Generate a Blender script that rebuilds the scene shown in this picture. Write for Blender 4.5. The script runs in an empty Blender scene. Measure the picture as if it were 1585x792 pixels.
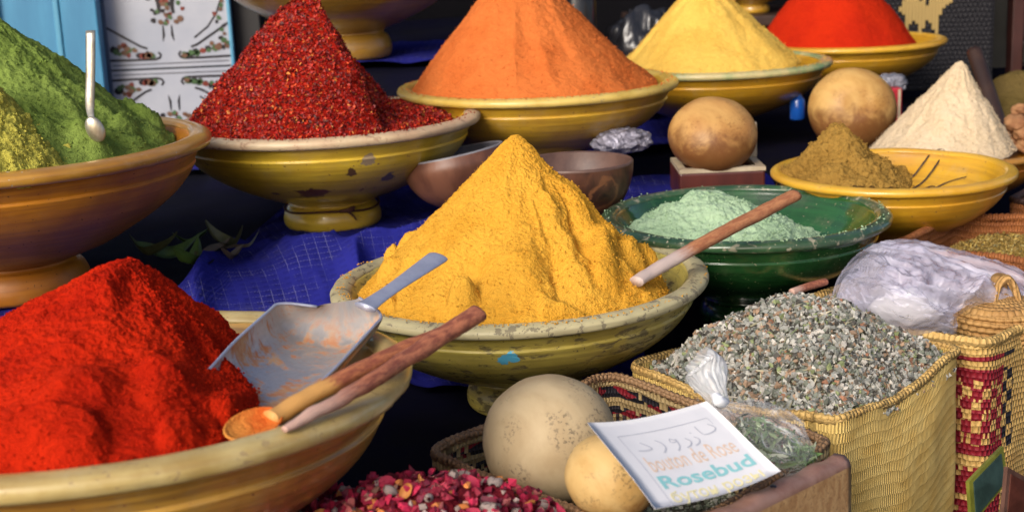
import bpy, bmesh, math, random
import numpy as np
from mathutils import Vector, Matrix

sc = bpy.context.scene
C = sc.collection
rad = math.radians
PI = math.pi

# ------------------------------------------------------------------ camera
CAM = Vector((0, 0, 0.54)); FPX = 2200.0
_p, _r = rad(13.5), rad(2.5)
CF = Vector((0, math.cos(_p), -math.sin(_p)))
_u0 = Vector((0, math.sin(_p), math.cos(_p)))
CR = Vector((1, 0, 0)) * math.cos(_r) - _u0 * math.sin(_r)
CU = Vector((1, 0, 0)) * math.sin(_r) + _u0 * math.cos(_r)
cd = bpy.data.cameras.new("camera"); cam = bpy.data.objects.new("camera", cd); C.objects.link(cam)
m = Matrix((CR, CU, -CF)).transposed().to_4x4(); m.translation = CAM
cam.matrix_world = m
cd.sensor_width = 36; cd.lens = FPX / 1585 * 36
cd.clip_start = 0.05; cd.clip_end = 200
cd.dof.use_dof = True; cd.dof.focus_distance = 1.45; cd.dof.aperture_fstop = 9
sc.camera = cam

# ------------------------------------------------------------------ light
SUN_AZ, SUN_EL = 30.0, 30.0       # degrees left of straight behind the camera, and up
sdir = Vector((-math.sin(rad(SUN_AZ)) * math.cos(rad(SUN_EL)), -math.cos(rad(SUN_AZ)) * math.cos(rad(SUN_EL)), math.sin(rad(SUN_EL))))
w = bpy.data.worlds.new("World"); sc.world = w; w.use_nodes = True
wn = w.node_tree; bg = wn.nodes["Background"]
sky = wn.nodes.new("ShaderNodeTexSky"); sky.sky_type = 'NISHITA'; sky.sun_disc = False
sky.sun_elevation = rad(SUN_EL); sky.sun_rotation = rad(180 + SUN_AZ)
sky.ozone_density = 0.3; sky.dust_density = 3.5; sky.air_density = 0.7
wn.links.new(sky.outputs[0], bg.inputs[0]); bg.inputs[1].default_value = 0.085
ld = bpy.data.lights.new("sun", 'SUN'); ld.energy = 1.5; ld.angle = rad(26); ld.color = (1.0, 0.95, 0.88)
sun = bpy.data.objects.new("sun", ld); C.objects.link(sun)
sun.rotation_euler = sdir.to_track_quat('Z', 'Y').to_euler()
sc.view_settings.view_transform = 'Standard'; sc.view_settings.look = 'None'
sc.view_settings.exposure = 0.9; sc.view_settings.gamma = 1.0
sc.cycles.use_denoising = True
sc.cycles.max_bounces = 8; sc.cycles.transparent_max_bounces = 16

# ------------------------------------------------------------------ helpers
def spot(px, py, d):
    "world point at distance d in front of the lens along a sight line (photo pixel units)"
    px, py, d = float(px), float(py), float(d); return CAM + d * (CF + CR * ((px - 792.5) / FPX) - CU * ((py - 396) / FPX))

def tag(o, label=None, cat=None, group=None, kind=None):
    if label: o['label'] = label
    if cat: o['category'] = cat
    if group: o['group'] = group
    if kind: o['kind'] = kind
    return o

def thing(name, label, cat, loc=(0, 0, 0), rot=(0, 0, 0), group=None):
    o = bpy.data.objects.new(name, None); C.objects.link(o)
    o.location = loc; o.rotation_euler = rot; o.empty_display_size = 0.02
    return tag(o, label, cat, group)

def mk(name, verts, faces, mat, parent=None, smooth=True, uv=None, cols=None, loc=None):
    me = bpy.data.meshes.new(name)
    me.from_pydata([tuple(map(float, v)) for v in verts], [], [tuple(f) for f in faces])
    if uv is not None:
        ul = me.uv_layers.new(name="UVMap")
        li = np.zeros(len(me.loops), dtype=np.int32); me.loops.foreach_get("vertex_index", li)
        ul.data.foreach_set("uv", np.asarray(uv, dtype=np.float32)[li].ravel())
    if cols is not None:
        ca = me.color_attributes.new("Col", 'FLOAT_COLOR', 'POINT')
        ca.data.foreach_set("color", np.asarray(cols, dtype=np.float32).ravel())
    me.update()
    if smooth: me.polygons.foreach_set("use_smooth", [True] * len(me.polygons))
    for mm in (mat if isinstance(mat, (list, tuple)) else [mat]): me.materials.append(mm)
    o = bpy.data.objects.new(name, me); C.objects.link(o)
    if parent is not None: o.parent = parent
    if loc is not None: o.location = loc
    return o

def grid_faces(nu, nv, closed_u=False):
    "index (i over u) * nv + j"
    f = []
    for i in range(nu if closed_u else nu - 1):
        i2 = (i + 1) % nu
        for j in range(nv - 1):
            f.append((i * nv + j, i2 * nv + j, i2 * nv + j + 1, i * nv + j + 1))
    return f

def _h(i, j, k):
    n = (i * 374761393 + j * 668265263 + k * 2147483647 + 1013904223) & 0xFFFFFFFF
    n = ((n ^ (n >> 13)) * 1274126177) & 0xFFFFFFFF
    n = ((n ^ (n >> 16)) * 2246822519) & 0xFFFFFFFF
    return ((n ^ (n >> 15)) & 0xFFFF) / 32767.5 - 1.0

def vn(p):
    "smooth value noise, p is (n,3) -> (n,) in -1..1"
    p = np.asarray(p, dtype=np.float64); i = np.floor(p).astype(np.int64); q = p - i
    q = q * q * q * (q * (q * 6 - 15) + 10)
    x, y, z = i[:, 0], i[:, 1], i[:, 2]; fx, fy, fz = q[:, 0], q[:, 1], q[:, 2]
    def L(a, b, t): return a + (b - a) * t
    return L(L(L(_h(x, y, z), _h(x + 1, y, z), fx), L(_h(x, y + 1, z), _h(x + 1, y + 1, z), fx), fy),
             L(L(_h(x, y, z + 1), _h(x + 1, y, z + 1), fx), L(_h(x, y + 1, z + 1), _h(x + 1, y + 1, z + 1), fx), fy), fz)

def fbm(p, o=4, g=0.5):
    s = 0; a = 1; p = np.asarray(p, dtype=np.float64)
    for k in range(o):
        s = s + a * vn(p * (2.03 ** k) + 17.3 * k); a *= g
    return s

def sm(a, b, x):
    t = np.clip((np.asarray(x, dtype=float) - a) / (b - a), 0, 1); return t * t * (3 - 2 * t)

# ---- shader helpers
class NT:
    def __init__(s, name):
        s.m = bpy.data.materials.new(name); s.m.use_nodes = True; s.t = s.m.node_tree
        s.b = s.t.nodes["Principled BSDF"]; s.out = s.t.nodes["Material Output"]
    def put(s, sock, v):
        if isinstance(v, bpy.types.NodeSocket): s.t.links.new(v, sock)
        elif isinstance(v, (tuple, list)) and len(v) == 3 and sock.type == 'RGBA': sock.default_value = (*v, 1)
        else: sock.default_value = v
    def n(s, typ, outi=0, **kw):
        nd = s.t.nodes.new("ShaderNode" + typ)
        ins = kw.pop("ins", {})
        for k, v in kw.items(): setattr(nd, k, v)
        for k, v in ins.items(): s.put(nd.inputs[k], v)
        return nd.outputs[outi]
    def math(s, op, a, b=0.0, c=None, clamp=False):
        ins = {0: a, 1: b}
        if c is not None: ins[2] = c
        return s.n("Math", operation=op, use_clamp=clamp, ins=ins)
    def obj(s): return s.n("TexCoord", 3)
    def uv(s): return s.n("TexCoord", 2)
    def geo(s): return s.n("NewGeometry", 0)
    def scale(s, v, sc_): return s.n("VectorMath", operation='MULTIPLY', ins={0: v, 1: sc_})
    def noise(s, v, scale, detail=4, rough=0.55, dist=0.0):
        return s.n("TexNoise", ins={"Vector": v, "Scale": scale, "Detail": detail, "Roughness": rough, "Distortion": dist})
    def ramp(s, f, a, b, interp='EASE'):
        "0..1 map of f between a and b"
        return s.n("MapRange", interpolation_type='SMOOTHSTEP', ins={"Value": f, "From Min": a, "From Max": b})
    def mix(s, f, a, b, blend='MIX'):
        nd = s.t.nodes.new("ShaderNodeMix"); nd.data_type = 'RGBA'; nd.blend_type = blend
        s.put(nd.inputs[0], f); s.put(nd.inputs[6], a); s.put(nd.inputs[7], b)
        return nd.outputs[2]
    def bump(s, h, strength=0.5, dist=0.002, nrm=None):
        ins = {"Height": h, "Strength": strength, "Distance": dist}
        if nrm is not None: ins["Normal"] = nrm
        return s.n("Bump", ins=ins)
    def set(s, **kw):
        names = dict(col="Base Color", rough="Roughness", nrm="Normal", metal="Metallic", coat="Coat Weight", coatr="Coat Roughness",
                     trans="Transmission Weight", alpha="Alpha", ior="IOR", spec="Specular IOR Level", sheen="Sheen Weight", sss="Subsurface Weight")
        for k, v in kw.items(): s.put(s.b.inputs[names[k]], v)
        return s.m

def powder(name, c1, c2, dark=None, grain=420, bump=0.5, rough=1.0):
    s = NT(name); g = s.geo()
    big = s.noise(g, 14, 4); fine = s.noise(g, grain, 3, 0.7); mid = s.noise(g, grain * .34, 4, 0.7)
    col = s.mix(s.ramp(big, .38, .66), c1, c2)
    sp = s.ramp(fine, .38, .68)
    col = s.mix(s.math('MULTIPLY', sp, .30), col, tuple(min(1, x * 1.35) for x in c1))
    col = s.mix(s.math('MULTIPLY', s.ramp(mid, .48, .32), .22), col, dark or tuple(x * .55 for x in c2))
    h = s.math('ADD', s.math('MULTIPLY', fine, .9), mid)
    return s.set(col=col, rough=rough, spec=.05, nrm=s.bump(h, min(1, bump * 1.5), .004))

def glaze(name, base, base2, dirt, chipc, rough=.25, chip=.64, coat=.5, marks=(), vscale=1.0, dusty=.25, ringy=.5, chipk=.9, chipst=1.0, chipw=.025):
    "hand thrown, lead glazed pottery: throwing rings, runs, dirt, chips; marks = (x,y,z,r,colour)"
    s = NT(name); o = s.obj()
    ring = s.noise(s.scale(o, (6, 6, 160)), 1.0, 4, .6)
    big = s.noise(o, 9 * vscale, 4, .6)
    col = s.mix(s.ramp(big, .35, .68), base, base2)
    col = s.mix(s.math('MULTIPLY', s.ramp(ring, .42, .72), ringy), col, dirt)
    runs = s.noise(s.scale(o, (60, 60, 7)), 1.0, 3, .6)
    col = s.mix(s.math('MULTIPLY', s.ramp(runs, .58, .75), .35), col, base2)
    dust = s.noise(o, 30 * vscale, 6, .7)
    col = s.mix(s.math('MULTIPLY', s.ramp(dust, .5, .8), dusty), col, (.45, .38, .24))
    ch = s.noise(s.scale(o, (1, 1, chipst)), 46 * vscale, 5, .66, .4)
    cm = s.ramp(ch, chip, chip + chipw)
    speck = s.ramp(s.noise(o, 190, 2, .5), .70, .73)
    cm = s.math('MAXIMUM', cm, speck)
    col = s.mix(s.math('MULTIPLY', cm, chipk), col, chipc)
    wob = s.noise(o, 55, 4, .7)
    for (x, y, z, r, mc) in marks:
        d = s.n("VectorMath", 1, operation='DISTANCE', ins={0: o, 1: (x, y, z)})
        d = s.math('ADD', d, s.math('MULTIPLY', s.math('SUBTRACT', wob, .5), r * 2.4))
        k = s.ramp(d, r, r * .86)
        col = s.mix(k, col, mc)
    r_ = s.math('ADD', rough, s.math('MULTIPLY', cm, .5), clamp=True)
    r_ = s.math('ADD', r_, s.math('MULTIPLY', dust, .15), clamp=True)
    h = s.math('ADD', s.math('MULTIPLY', ring, .6), s.math('SUBTRACT', s.math('MULTIPLY', big, .6), s.math('MULTIPLY', cm, .35)))
    return s.set(col=col, rough=r_, coat=coat, coatr=.12, nrm=s.bump(h, .35, .003))

def plain(name, c1, c2, scale=20, rough=.6, bump=.2, metal=0.0, coat=0.0, stretch=(1, 1, 1), bd=.002, spec=.5):
    s = NT(name); o = s.scale(s.obj(), stretch)
    a = s.noise(o, scale, 5, .62)
    return s.set(col=s.mix(s.ramp(a, .36, .66), c1, c2), rough=rough, metal=metal, coat=coat, spec=spec, nrm=s.bump(s.noise(o, scale * 2.3, 5, .65), bump, bd))

def wood(name, c1, c2, c3, rough=.55, tip=None):
    s = NT(name); u = s.uv()                                # uv: x along, y round
    g = s.noise(s.scale(u, (18, 9, 1)), 1.0, 5, .65, .6)
    g2 = s.noise(s.scale(u, (45, 60, 1)), 1.0, 4, .6)
    col = s.mix(s.ramp(g, .35, .65), c1, c2)
    col = s.mix(s.math('MULTIPLY', s.ramp(g2, .52, .72), .6), col, c3)
    if tip:
        x = s.n("SeparateXYZ", 0, ins={0: u}); w_ = s.noise(s.scale(u, (30, 20, 1)), 1.0, 3)
        col = s.mix(s.ramp(s.math('ADD', x, s.math('MULTIPLY', s.math('SUBTRACT', w_, .5), .12)), tip[1], tip[2]), col, tip[0])
    return s.set(col=col, rough=rough, nrm=s.bump(s.math('ADD', g, g2), .4, .001))

def vcol(name, rough=.7, mul=1.0, spec=.4, trans=0.0):
    s = NT(name); a = s.n("Attribute", 0, attribute_name="Col")
    nz = s.noise(s.geo(), 500, 2)
    col = s.mix(s.math('MULTIPLY', s.ramp(nz, .5, .8), .25), a, (.25, .2, .15))
    return s.set(col=col, rough=rough, spec=spec, nrm=s.bump(nz, .3, .001))

def straw(name, c1, c2, pattern=None, pu=.0036, pv=.0095, rowk=.8):
    "woven straw. uv in metres: x round the basket, y down from the rim"
    s = NT(name); u = s.uv()
    x = s.n("SeparateXYZ", 0, ins={0: u}); y = s.n("SeparateXYZ", 1, ins={0: u})
    wob = s.noise(s.scale(u, (22, 22, 1)), 1.0, 3)
    y2 = s.math('ADD', y, s.math('MULTIPLY', s.math('SUBTRACT', wob, .5), .010))
    x2 = s.math('ADD', x, s.math('MULTIPLY', s.math('SUBTRACT', s.noise(s.scale(u, (12, 30, 1)), 1.0, 3), .5), .006))
    row = s.math('DIVIDE', y2, pv); colm = s.math('DIVIDE', x2, pu)
    par = s.math('MULTIPLY', s.math('MODULO', s.math('FLOOR', row), 2.0), .5)
    rf = s.math('ABSOLUTE', s.math('SINE', s.math('MULTIPLY', row, PI)))
    cf = s.math('ABSOLUTE', s.math('SINE', s.math('MULTIPLY', s.math('ADD', colm, par), PI)))
    hgt = s.math('ADD', s.math('MULTIPLY', s.math('POWER', rf, .6), rowk), s.math('POWER', cf, .7))
    fib = s.noise(s.scale(u, (900, 90, 1)), 1.0, 3, .7)
    blot = s.noise(s.scale(u, (28, 40, 1)), 1.0, 4, .6)
    col = s.mix(s.ramp(blot, .35, .68), c1, c2)
    col = s.mix(s.math('MULTIPLY', s.ramp(fib, .45, .75), .35), col, tuple(v * .62 for v in c2))
    col = s.mix(s.math('MULTIPLY', s.ramp(hgt, .8, .2), .5), col, tuple(v * .45 for v in c2))
    red = (.22, .008, .018); blk = (.012, .010, .016)
    def band(a, b, sock): return s.math('MULTIPLY', s.math('GREATER_THAN', sock, a), s.math('LESS_THAN', sock, b))
    hsh = s.n("TexWhiteNoise", 0, noise_dimensions='2D', ins={"Vector": s.n("CombineXYZ", ins={0: s.math('FLOOR', s.math('ADD', colm, par)), 1: s.math('FLOOR', row)})})
    if pattern == 'bands':
        alt = s.math('GREATER_THAN', s.math('SINE', s.math('MULTIPLY', colm, PI)), -.1)
        m1 = s.math('MULTIPLY', band(.010, .021, y2), s.math('GREATER_THAN', hsh, .22))
        m2 = s.math('MULTIPLY', band(.030, .039, y2), s.math('GREATER_THAN', hsh, .12))
        m3 = s.math('MULTIPLY', band(.039, .5, y2), alt)
        isblk = s.math('GREATER_THAN', s.noise(s.scale(u, (30, 60, 1)), 1.0, 2), .5)
        col = s.mix(s.math('MAXIMUM', m1, m2), col, s.mix(isblk, red, blk))
        col = s.mix(m3, col, s.mix(s.ramp(hsh, .3, .5), blk, (.05, .03, .03)))
    elif pattern:
        u0, u1, u2 = pattern
        chk = s.math('MODULO', s.math('ADD', s.math('FLOOR', s.math('DIVIDE', x, .011)), s.math('FLOOR', s.math('DIVIDE', y2, .0125))), 2.0)
        sl = s.math('GREATER_THAN', s.math('SINE', s.math('MULTIPLY', colm, 2 * PI)), -.3)
        inred = band(u0, u1, x); inblk = band(u2, u0, x)
        blocks = s.math('MAXIMUM', s.math('MULTIPLY', band(.034, .125, y2), s.math('MAXIMUM', chk, s.math('MULTIPLY', sl, .0))), s.math('MAXIMUM', band(.030, .042, y2), band(.114, .126, y2)))
        blocks = s.math('MAXIMUM', blocks, s.math('MULTIPLY', s.math('MULTIPLY', band(.034, .125, y2), sl), s.math('GREATER_THAN', hsh, .55)))
        low = band(.140, .26, y2); top = band(.016, .021, y2)
        col = s.mix(s.math('MULTIPLY', inred, s.math('MAXIMUM', s.math('MAXIMUM', blocks, top), s.math('MULTIPLY', low, s.math('GREATER_THAN', hsh, .25)))), col, red)
        col = s.mix(s.math('MULTIPLY', inblk, s.math('MAXIMUM', s.math('MULTIPLY', band(.034, .125, y2), chk), top)), col, blk)
    return s.set(col=col, rough=.62, spec=.35, nrm=s.bump(s.math('ADD', hgt, s.math('MULTIPLY', fib, .25)), .8, .0022))

# ---- shape helpers
def lathe(prof, n=96, seed=0, amp=0.0):
    "prof: (r,z) list -> verts, faces"
    p = np.array(prof, dtype=float); th = np.linspace(0, 2 * PI, n, endpoint=False)
    V = np.zeros((n, len(p), 3))
    V[:, :, 0] = np.cos(th)[:, None] * p[None, :, 0]; V[:, :, 1] = np.sin(th)[:, None] * p[None, :, 0]; V[:, :, 2] = p[None, :, 1]
    V = V.reshape(-1, 3)
    if amp:
        d = fbm(V * 12 + seed * 7.1, 3) * amp; d2 = np.clip(fbm(V * 70 + seed, 3), -1, .2) * amp * .35
        V[:, :2] *= (1 + (d + d2))[:, None] ; V[:, 2] += d * .05
    return V, grid_faces(n, len(p), True)

def spline(pts, n):
    "Catmull-Rom through rows of numbers"
    P = np.array(pts, dtype=float); k = len(P); ts = np.linspace(0, k - 1, n); out = []
    for t in ts:
        i = min(int(t), k - 2); f = t - i
        p0, p1, p2, p3 = P[max(i - 1, 0)], P[i], P[i + 1], P[min(i + 2, k - 1)]
        out.append(.5 * ((2 * p1) + (-p0 + p2) * f + (2 * p0 - 5 * p1 + 4 * p2 - p3) * f * f + (-p0 + 3 * p1 - 3 * p2 + p3) * f ** 3))
    return np.array(out)

def tube(path, radii, ns=14, flat=1.0, up=(0, 0, 1), caps=True, wob=0.0, seed=0, n=None, pleat=0, pamp=0.0):
    "swept tube; flat squashes it along `up`. returns verts, faces, uv"
    P = [list(p) + [r] for p, r in zip(path, radii)]
    S = spline(P, n or max(12, 6 * len(P))); pts = S[:, :3]; R = np.maximum(S[:, 3], 1e-5); k = len(pts)
    T = np.gradient(pts, axis=0); T /= np.linalg.norm(T, axis=1)[:, None]
    U = np.array(up, dtype=float)[None, :] - T * (T @ np.array(up, dtype=float))[:, None]; U /= np.linalg.norm(U, axis=1)[:, None]
    W = np.cross(T, U); th = np.linspace(0, 2 * PI, ns, endpoint=False)
    V = np.zeros((k, ns, 3)); L = np.concatenate([[0], np.cumsum(np.linalg.norm(np.diff(pts, axis=0), axis=1))])
    for j, a in enumerate(th):
        rr = R * (1 + pamp * (math.sin(pleat * a) + .6 * math.sin(pleat * 1.7 * a + 1))) if pleat else R
        V[:, j] = pts + W * (np.cos(a) * rr)[:, None] + U * (np.sin(a) * rr * flat)[:, None]
    V = V.reshape(-1, 3)
    uv = np.stack([np.repeat(L / L[-1], ns), np.tile(th / (2 * PI), k)], 1)
    f = []
    for i in range(k - 1):
        for j in range(ns):
            j2 = (j + 1) % ns; f.append((i * ns + j, i * ns + j2, (i + 1) * ns + j2, (i + 1) * ns + j))
    if caps:
        f.append(tuple(range(ns))[::-1]); f.append(tuple((k - 1) * ns + j for j in range(ns)))
    if wob: V = V + (np.stack([fbm(V * 60 + seed + q * 9.7, 3) for q in range(3)], 1) * wob)
    return V, f, uv

def box_v(c, s, rz=0.0):
    x, y, z = (q / 2 for q in s); v = np.array([(a * x, b * y, d * z) for a in (-1, 1) for b in (-1, 1) for d in (-1, 1)])
    c_, s_ = math.cos(rz), math.sin(rz)
    v = np.stack([v[:, 0] * c_ - v[:, 1] * s_, v[:, 0] * s_ + v[:, 1] * c_, v[:, 2]], 1) + np.array(c)
    return v, [(0, 1, 3, 2), (4, 6, 7, 5), (0, 4, 5, 1), (2, 3, 7, 6), (0, 2, 6, 4), (1, 5, 7, 3)]

def bevel(o, wdt=.003, seg=2):
    md = o.modifiers.new("bevel", 'BEVEL'); md.width = wdt; md.segments = seg; md.limit_method = 'ANGLE'; return o

def box(name, c, s, mat, parent=None, rz=0.0, bv=.003):
    v, f = box_v((0, 0, 0), s, rz); o = mk(name, v, f, mat, parent, smooth=False, loc=c)
    if bv: bevel(o, bv)
    return o

def blob(name, c, r, mat, parent=None, n=40, amp=.05, fr=2.0, seed=0, pinch=0.0, rot=None):
    th = np.linspace(0, PI, n); ph = np.linspace(0, 2 * PI, 2 * n, endpoint=False)
    T, Pn = np.meshgrid(th, ph, indexing='xy'); V = np.stack([np.sin(T) * np.cos(Pn), np.sin(T) * np.sin(Pn), np.cos(T)], -1).reshape(-1, 3)
    d = 1 + amp * fbm(V * fr + seed * 3.3, 3)
    if pinch: d = d - pinch * np.exp(-((V[:, 2] - 1) / .05) ** 2)
    V = V * d[:, None] * np.array(r)
    if rot is not None: V = V @ np.array(rot.to_matrix()).T
    return mk(name, V, grid_faces(2 * n, n, True), mat, parent, loc=c)

def heap(name, label, cx, cy, z0, R, H, mat, peak=(0, 0), e=.06, pw=1.0, planes=(), skirt=0.0, gully=(0, 5, 0), lumps=(.004, 18), grain=(.0009, 260),
         hills=(), foot=0.0, Rf=None, nth=360, nr=150, seed=0, cat="spice heap", drop=.004, rot=(0, 0, 0), cuts=()):
    t = np.linspace(0, 1, nr) ** .9; th = np.linspace(0, 2 * PI, nth, endpoint=False)
    TH, T = np.meshgrid(th, t, indexing='ij'); TH = TH.ravel(); T = T.ravel()
    RR = R if Rf is None else R * Rf(TH)
    RR = RR * (1 + .05 * vn(np.stack([np.cos(TH) * 2.2, np.sin(TH) * 2.2, np.full_like(TH, seed + .5)], 1)))
    x = np.cos(TH) * RR * T + peak[0] * (1 - T); y = np.sin(TH) * RR * T + peak[1] * (1 - T)
    k = (np.sqrt(T * T + e * e) - e) / (math.sqrt(1 + e * e) - e)
    z = H * (1 - k ** pw)
    dx, dy = x - peak[0], y - peak[1]
    for (ph, s_, off) in planes:
        zp = H + off - s_ * (dx * math.cos(rad(ph)) + dy * math.sin(rad(ph)))
        d = z - zp; z = np.where(d > .004, zp, np.where(d > -.004, z - (d + .004) ** 2 / .016, z))
    if skirt: z = np.maximum(z, skirt * (1 - T))
    if gully[0]:
        q = np.stack([np.cos(TH) * gully[1], np.sin(TH) * gully[1], T * 1.3 + gully[2]], 1)
        g = vn(q); g = 1 - 2.2 * np.abs(g) ** 1.0 + .45 * vn(q * 2.3 + 5)
        z = z + gully[0] * (g - .3) * np.clip(T * 2.2, 0, 1) * np.clip((1.02 - T) * 5, 0, 1)
    for (ca, cw, cdp, c0) in cuts:
        an = rad(ca) + .10 * vn(np.stack([T * 5, T * 0 + ca, T * 0], 1)) + .05 * vn(np.stack([x * 60, y * 60, T * 0 + ca], 1))
        da = np.mod(TH - an + PI, 2 * PI) - PI
        c1, c2 = (cw * .35, cw) if cw > 0 else (-cw, -cw * .22)
        pr_ = np.where(da > 0, np.exp(-(da / c1) ** 2), np.exp(-(da / c2) ** 2))
        z = z - cdp * pr_ * sm(c0, c0 + .22, T) * (1 - sm(.80, .98, T)) * (1 + .5 * vn(np.stack([T * 9, T * 0, T * 0 + ca], 1)))
    q = np.stack([x, y, z], 1)
    z = z + lumps[0] * fbm(q * lumps[1] + seed, 4, .55) * np.clip(T * 4 + .15, 0, 1)
    if foot:
        f_ = np.clip(vn(np.stack([x, y, z * .2], 1) * 34 + seed) * 1.4, 0, 1)
        z = z + foot * f_ * sm(.55, .8, T) * (1 - sm(.93, 1.0, T))
    for (hx, hy, hr, hh) in hills:
        z = z + hh * np.exp(-((x - hx) ** 2 + (y - hy) ** 2) / hr ** 2)
    q = np.stack([x, y, z], 1)
    gr = grain[0] * (fbm(q * grain[1] + seed, 2, .6) + .9 * np.clip(fbm(q * grain[1] * .45 + 3, 2), -.3, 1))
    z = z + gr; x = x + gr * .8 * np.cos(TH); y = y + gr * .8 * np.sin(TH)
    z = np.where(T > .999, z - drop, z)
    V = np.stack([x, y, z], 1)
    o = mk(name, V, grid_faces(nth, nr, True), mat, loc=(cx, cy, z0)); o.rotation_euler = rot
    return tag(o, label, cat)

def surf_points(o, n, seed=0, wfun=None):
    "random points and normals on a mesh"
    me = o.data; m_ = len(me.polygons); rng = np.random.default_rng(seed)
    ar = np.zeros(m_); me.polygons.foreach_get("area", ar); ce = np.zeros(m_ * 3); me.polygons.foreach_get("center", ce); no = np.zeros(m_ * 3); me.polygons.foreach_get("normal", no)
    ce = ce.reshape(-1, 3); no = no.reshape(-1, 3); no[no[:, 2] < 0] *= -1
    if wfun is not None: ar = ar * wfun(ce)
    i = rng.choice(m_, n, p=ar / ar.sum())
    return ce[i] + rng.normal(0, .0012, (n, 3)), no[i]

def bits(name, pts, nrm, size, palette, weights, mat, parent=None, seed=0, shape='flake', lift=.3, tilt=.8, aspect=(.5, 1.0), kind=None):
    "many small loose bits as one mesh, coloured one by one"
    rng = np.random.default_rng(seed); n = len(pts)
    if shape == 'flake': B = np.array([(-1, -.8, 0), (1, -.6, .15), (.8, .9, 0), (-.7, .8, .3)]); F = [(0, 1, 2), (0, 2, 3)]
    elif shape == 'bud':
        B = np.array([(1, 0, .25), (.3, .9, -.15), (-.8, .5, .3), (-.7, -.6, -.2), (.4, -.9, .3), (.1, .1, .75), (-.1, 0, -.6)])
        F = [(0, 1, 5), (1, 2, 5), (2, 3, 5), (3, 4, 5), (4, 0, 5), (1, 0, 6), (2, 1, 6), (3, 2, 6), (4, 3, 6), (0, 4, 6)]
    else: B = np.array([(-1, 0, 0), (-.4, .16, .08), (.4, .13, .1), (1, 0, 0), (.4, -.13, .1), (-.4, -.16, .08)]); F = [(0, 1, 5), (1, 2, 4, 5), (2, 3, 4)]
    nv = len(B); s_ = rng.uniform(size[0], size[1], n)
    N = nrm + rng.normal(0, tilt, (n, 3)); N /= np.linalg.norm(N, axis=1)[:, None]
    A = rng.normal(0, 1, (n, 3)); A -= N * (A * N).sum(1)[:, None]; A /= np.linalg.norm(A, axis=1)[:, None]; D = np.cross(N, A)
    asp = rng.uniform(aspect[0], aspect[1], n)
    jit = rng.normal(1, .18, (n, nv, 3)) if shape != 'leaf' else np.ones((n, nv, 3))
    L = B[None] * jit * s_[:, None, None]
    L[:, :, 1] *= asp[:, None]
    V = pts[:, None] + nrm[:, None] * (s_ * lift)[:, None, None] + L[:, :, 0:1] * A[:, None] + L[:, :, 1:2] * D[:, None] + L[:, :, 2:3] * N[:, None]
    pal = np.array(palette, dtype=float); ci = rng.choice(len(pal), n, p=np.array(weights) / np.sum(weights))
    col = pal[ci] * rng.uniform(.7, 1.25, (n, 1)); cols = np.ones((n, nv, 4)); cols[:, :, :3] = np.clip(col, 0, 1)[:, None]
    fa = []
    for i in range(n): fa += [tuple(i * nv + q for q in f) for f in F]
    o = mk(name, V.reshape(-1, 3), fa, mat, parent, smooth=False, cols=cols.reshape(-1, 4))
    if kind: o['kind'] = kind
    return o

def bowl(label, x, y, zrim, R, H, mbody, mrim, mfoot, rot=(0, 0, 0), name='spice_bowl', foot=1.0, inner=.33, seed=0, lip=1.0, shoulder=1.0, mats_in=None):
    t = thing(name, label, 'bowl', (x, y, zrim - H), rot)
    fo = [(.0, .012), (.255, .012), (.262, 0), (.29, .0), (.312, .03), (.318, .09), (.305, .155), (.285, .195), (.268, .21), (.262, .235)]
    fo = [(r * foot * R, z * H) for r, z in fo]
    ou = [(.262, .225), (.285, .243), (.36, .278), (.47, .335), (.60, .415), (.72, .51), (.815, .61), (.875, .70), (.905, .765), (.915, .79), (.908, .803), (.918, .83), (.938, .875), (.952, .92)]
    iu = [(.900, .965), (.888, .95), (.862, .90), (.80, .80), (.70, .69), (.56, .56), (.38, inner + .09), (.18, inner + .02), (.0, inner)]
    ou = [((r if i > 3 else r * foot + (r - .262) * (1 - foot)) * R, z * H) for i, (r, z) in enumerate(ou)]
    iu = [(r * R, z * H) for r, z in iu]
    def dense(p, k): return [tuple(q) for q in spline(p, k)]
    v, f = lathe(dense(ou, 40) + dense(iu, 34), 128, seed, .006)
    mk('body', v, f, mbody, t)
    v, f = lathe(dense(fo[2:], 22), 96, seed + 1, .006); v2, f2 = lathe(fo[:3], 96); 
    mk('foot', v, f, mfoot or mbody, t)
    ri = [(.940, .908), (.968, .906), (.990, .914), (1.0, .93), (1.003, .95), (1.0, .968), (.99, .982), (.972, .993), (.945, 1.0), (.92, .995), (.902, .98), (.893, .96), (.905, .94)]
    ri = [((1 - (1 - r) * lip) * R, (1 - (1 - z) * lip) * H) for r, z in ri]
    v, f = lathe(dense(ri, 40), 160, seed + 2, .008)
    mk('rim', v, f, mrim or mbody, t)
    return t

def rpoly(corners, rr, per=14):
    "rounded polygon through xy corners -> points"
    out = []; n = len(corners)
    for i in range(n):
        a, b, c = (np.array(corners[(i + q) % n], dtype=float) for q in (-1, 0, 1))
        d1 = (a - b) / np.linalg.norm(a - b); d2 = (c - b) / np.linalg.norm(c - b)
        p1, p2 = b + d1 * rr, b + d2 * rr
        for t in np.linspace(0, 1, per): out.append((1 - t) ** 2 * p1 + 2 * t * (1 - t) * b + t * t * p2)
        nx = c + (b - c) / np.linalg.norm(b - c) * rr
        for t in np.linspace(0, 1, 26)[1:-1]: out.append(p2 * (1 - t) + nx * t)
    return np.array(out)

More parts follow.
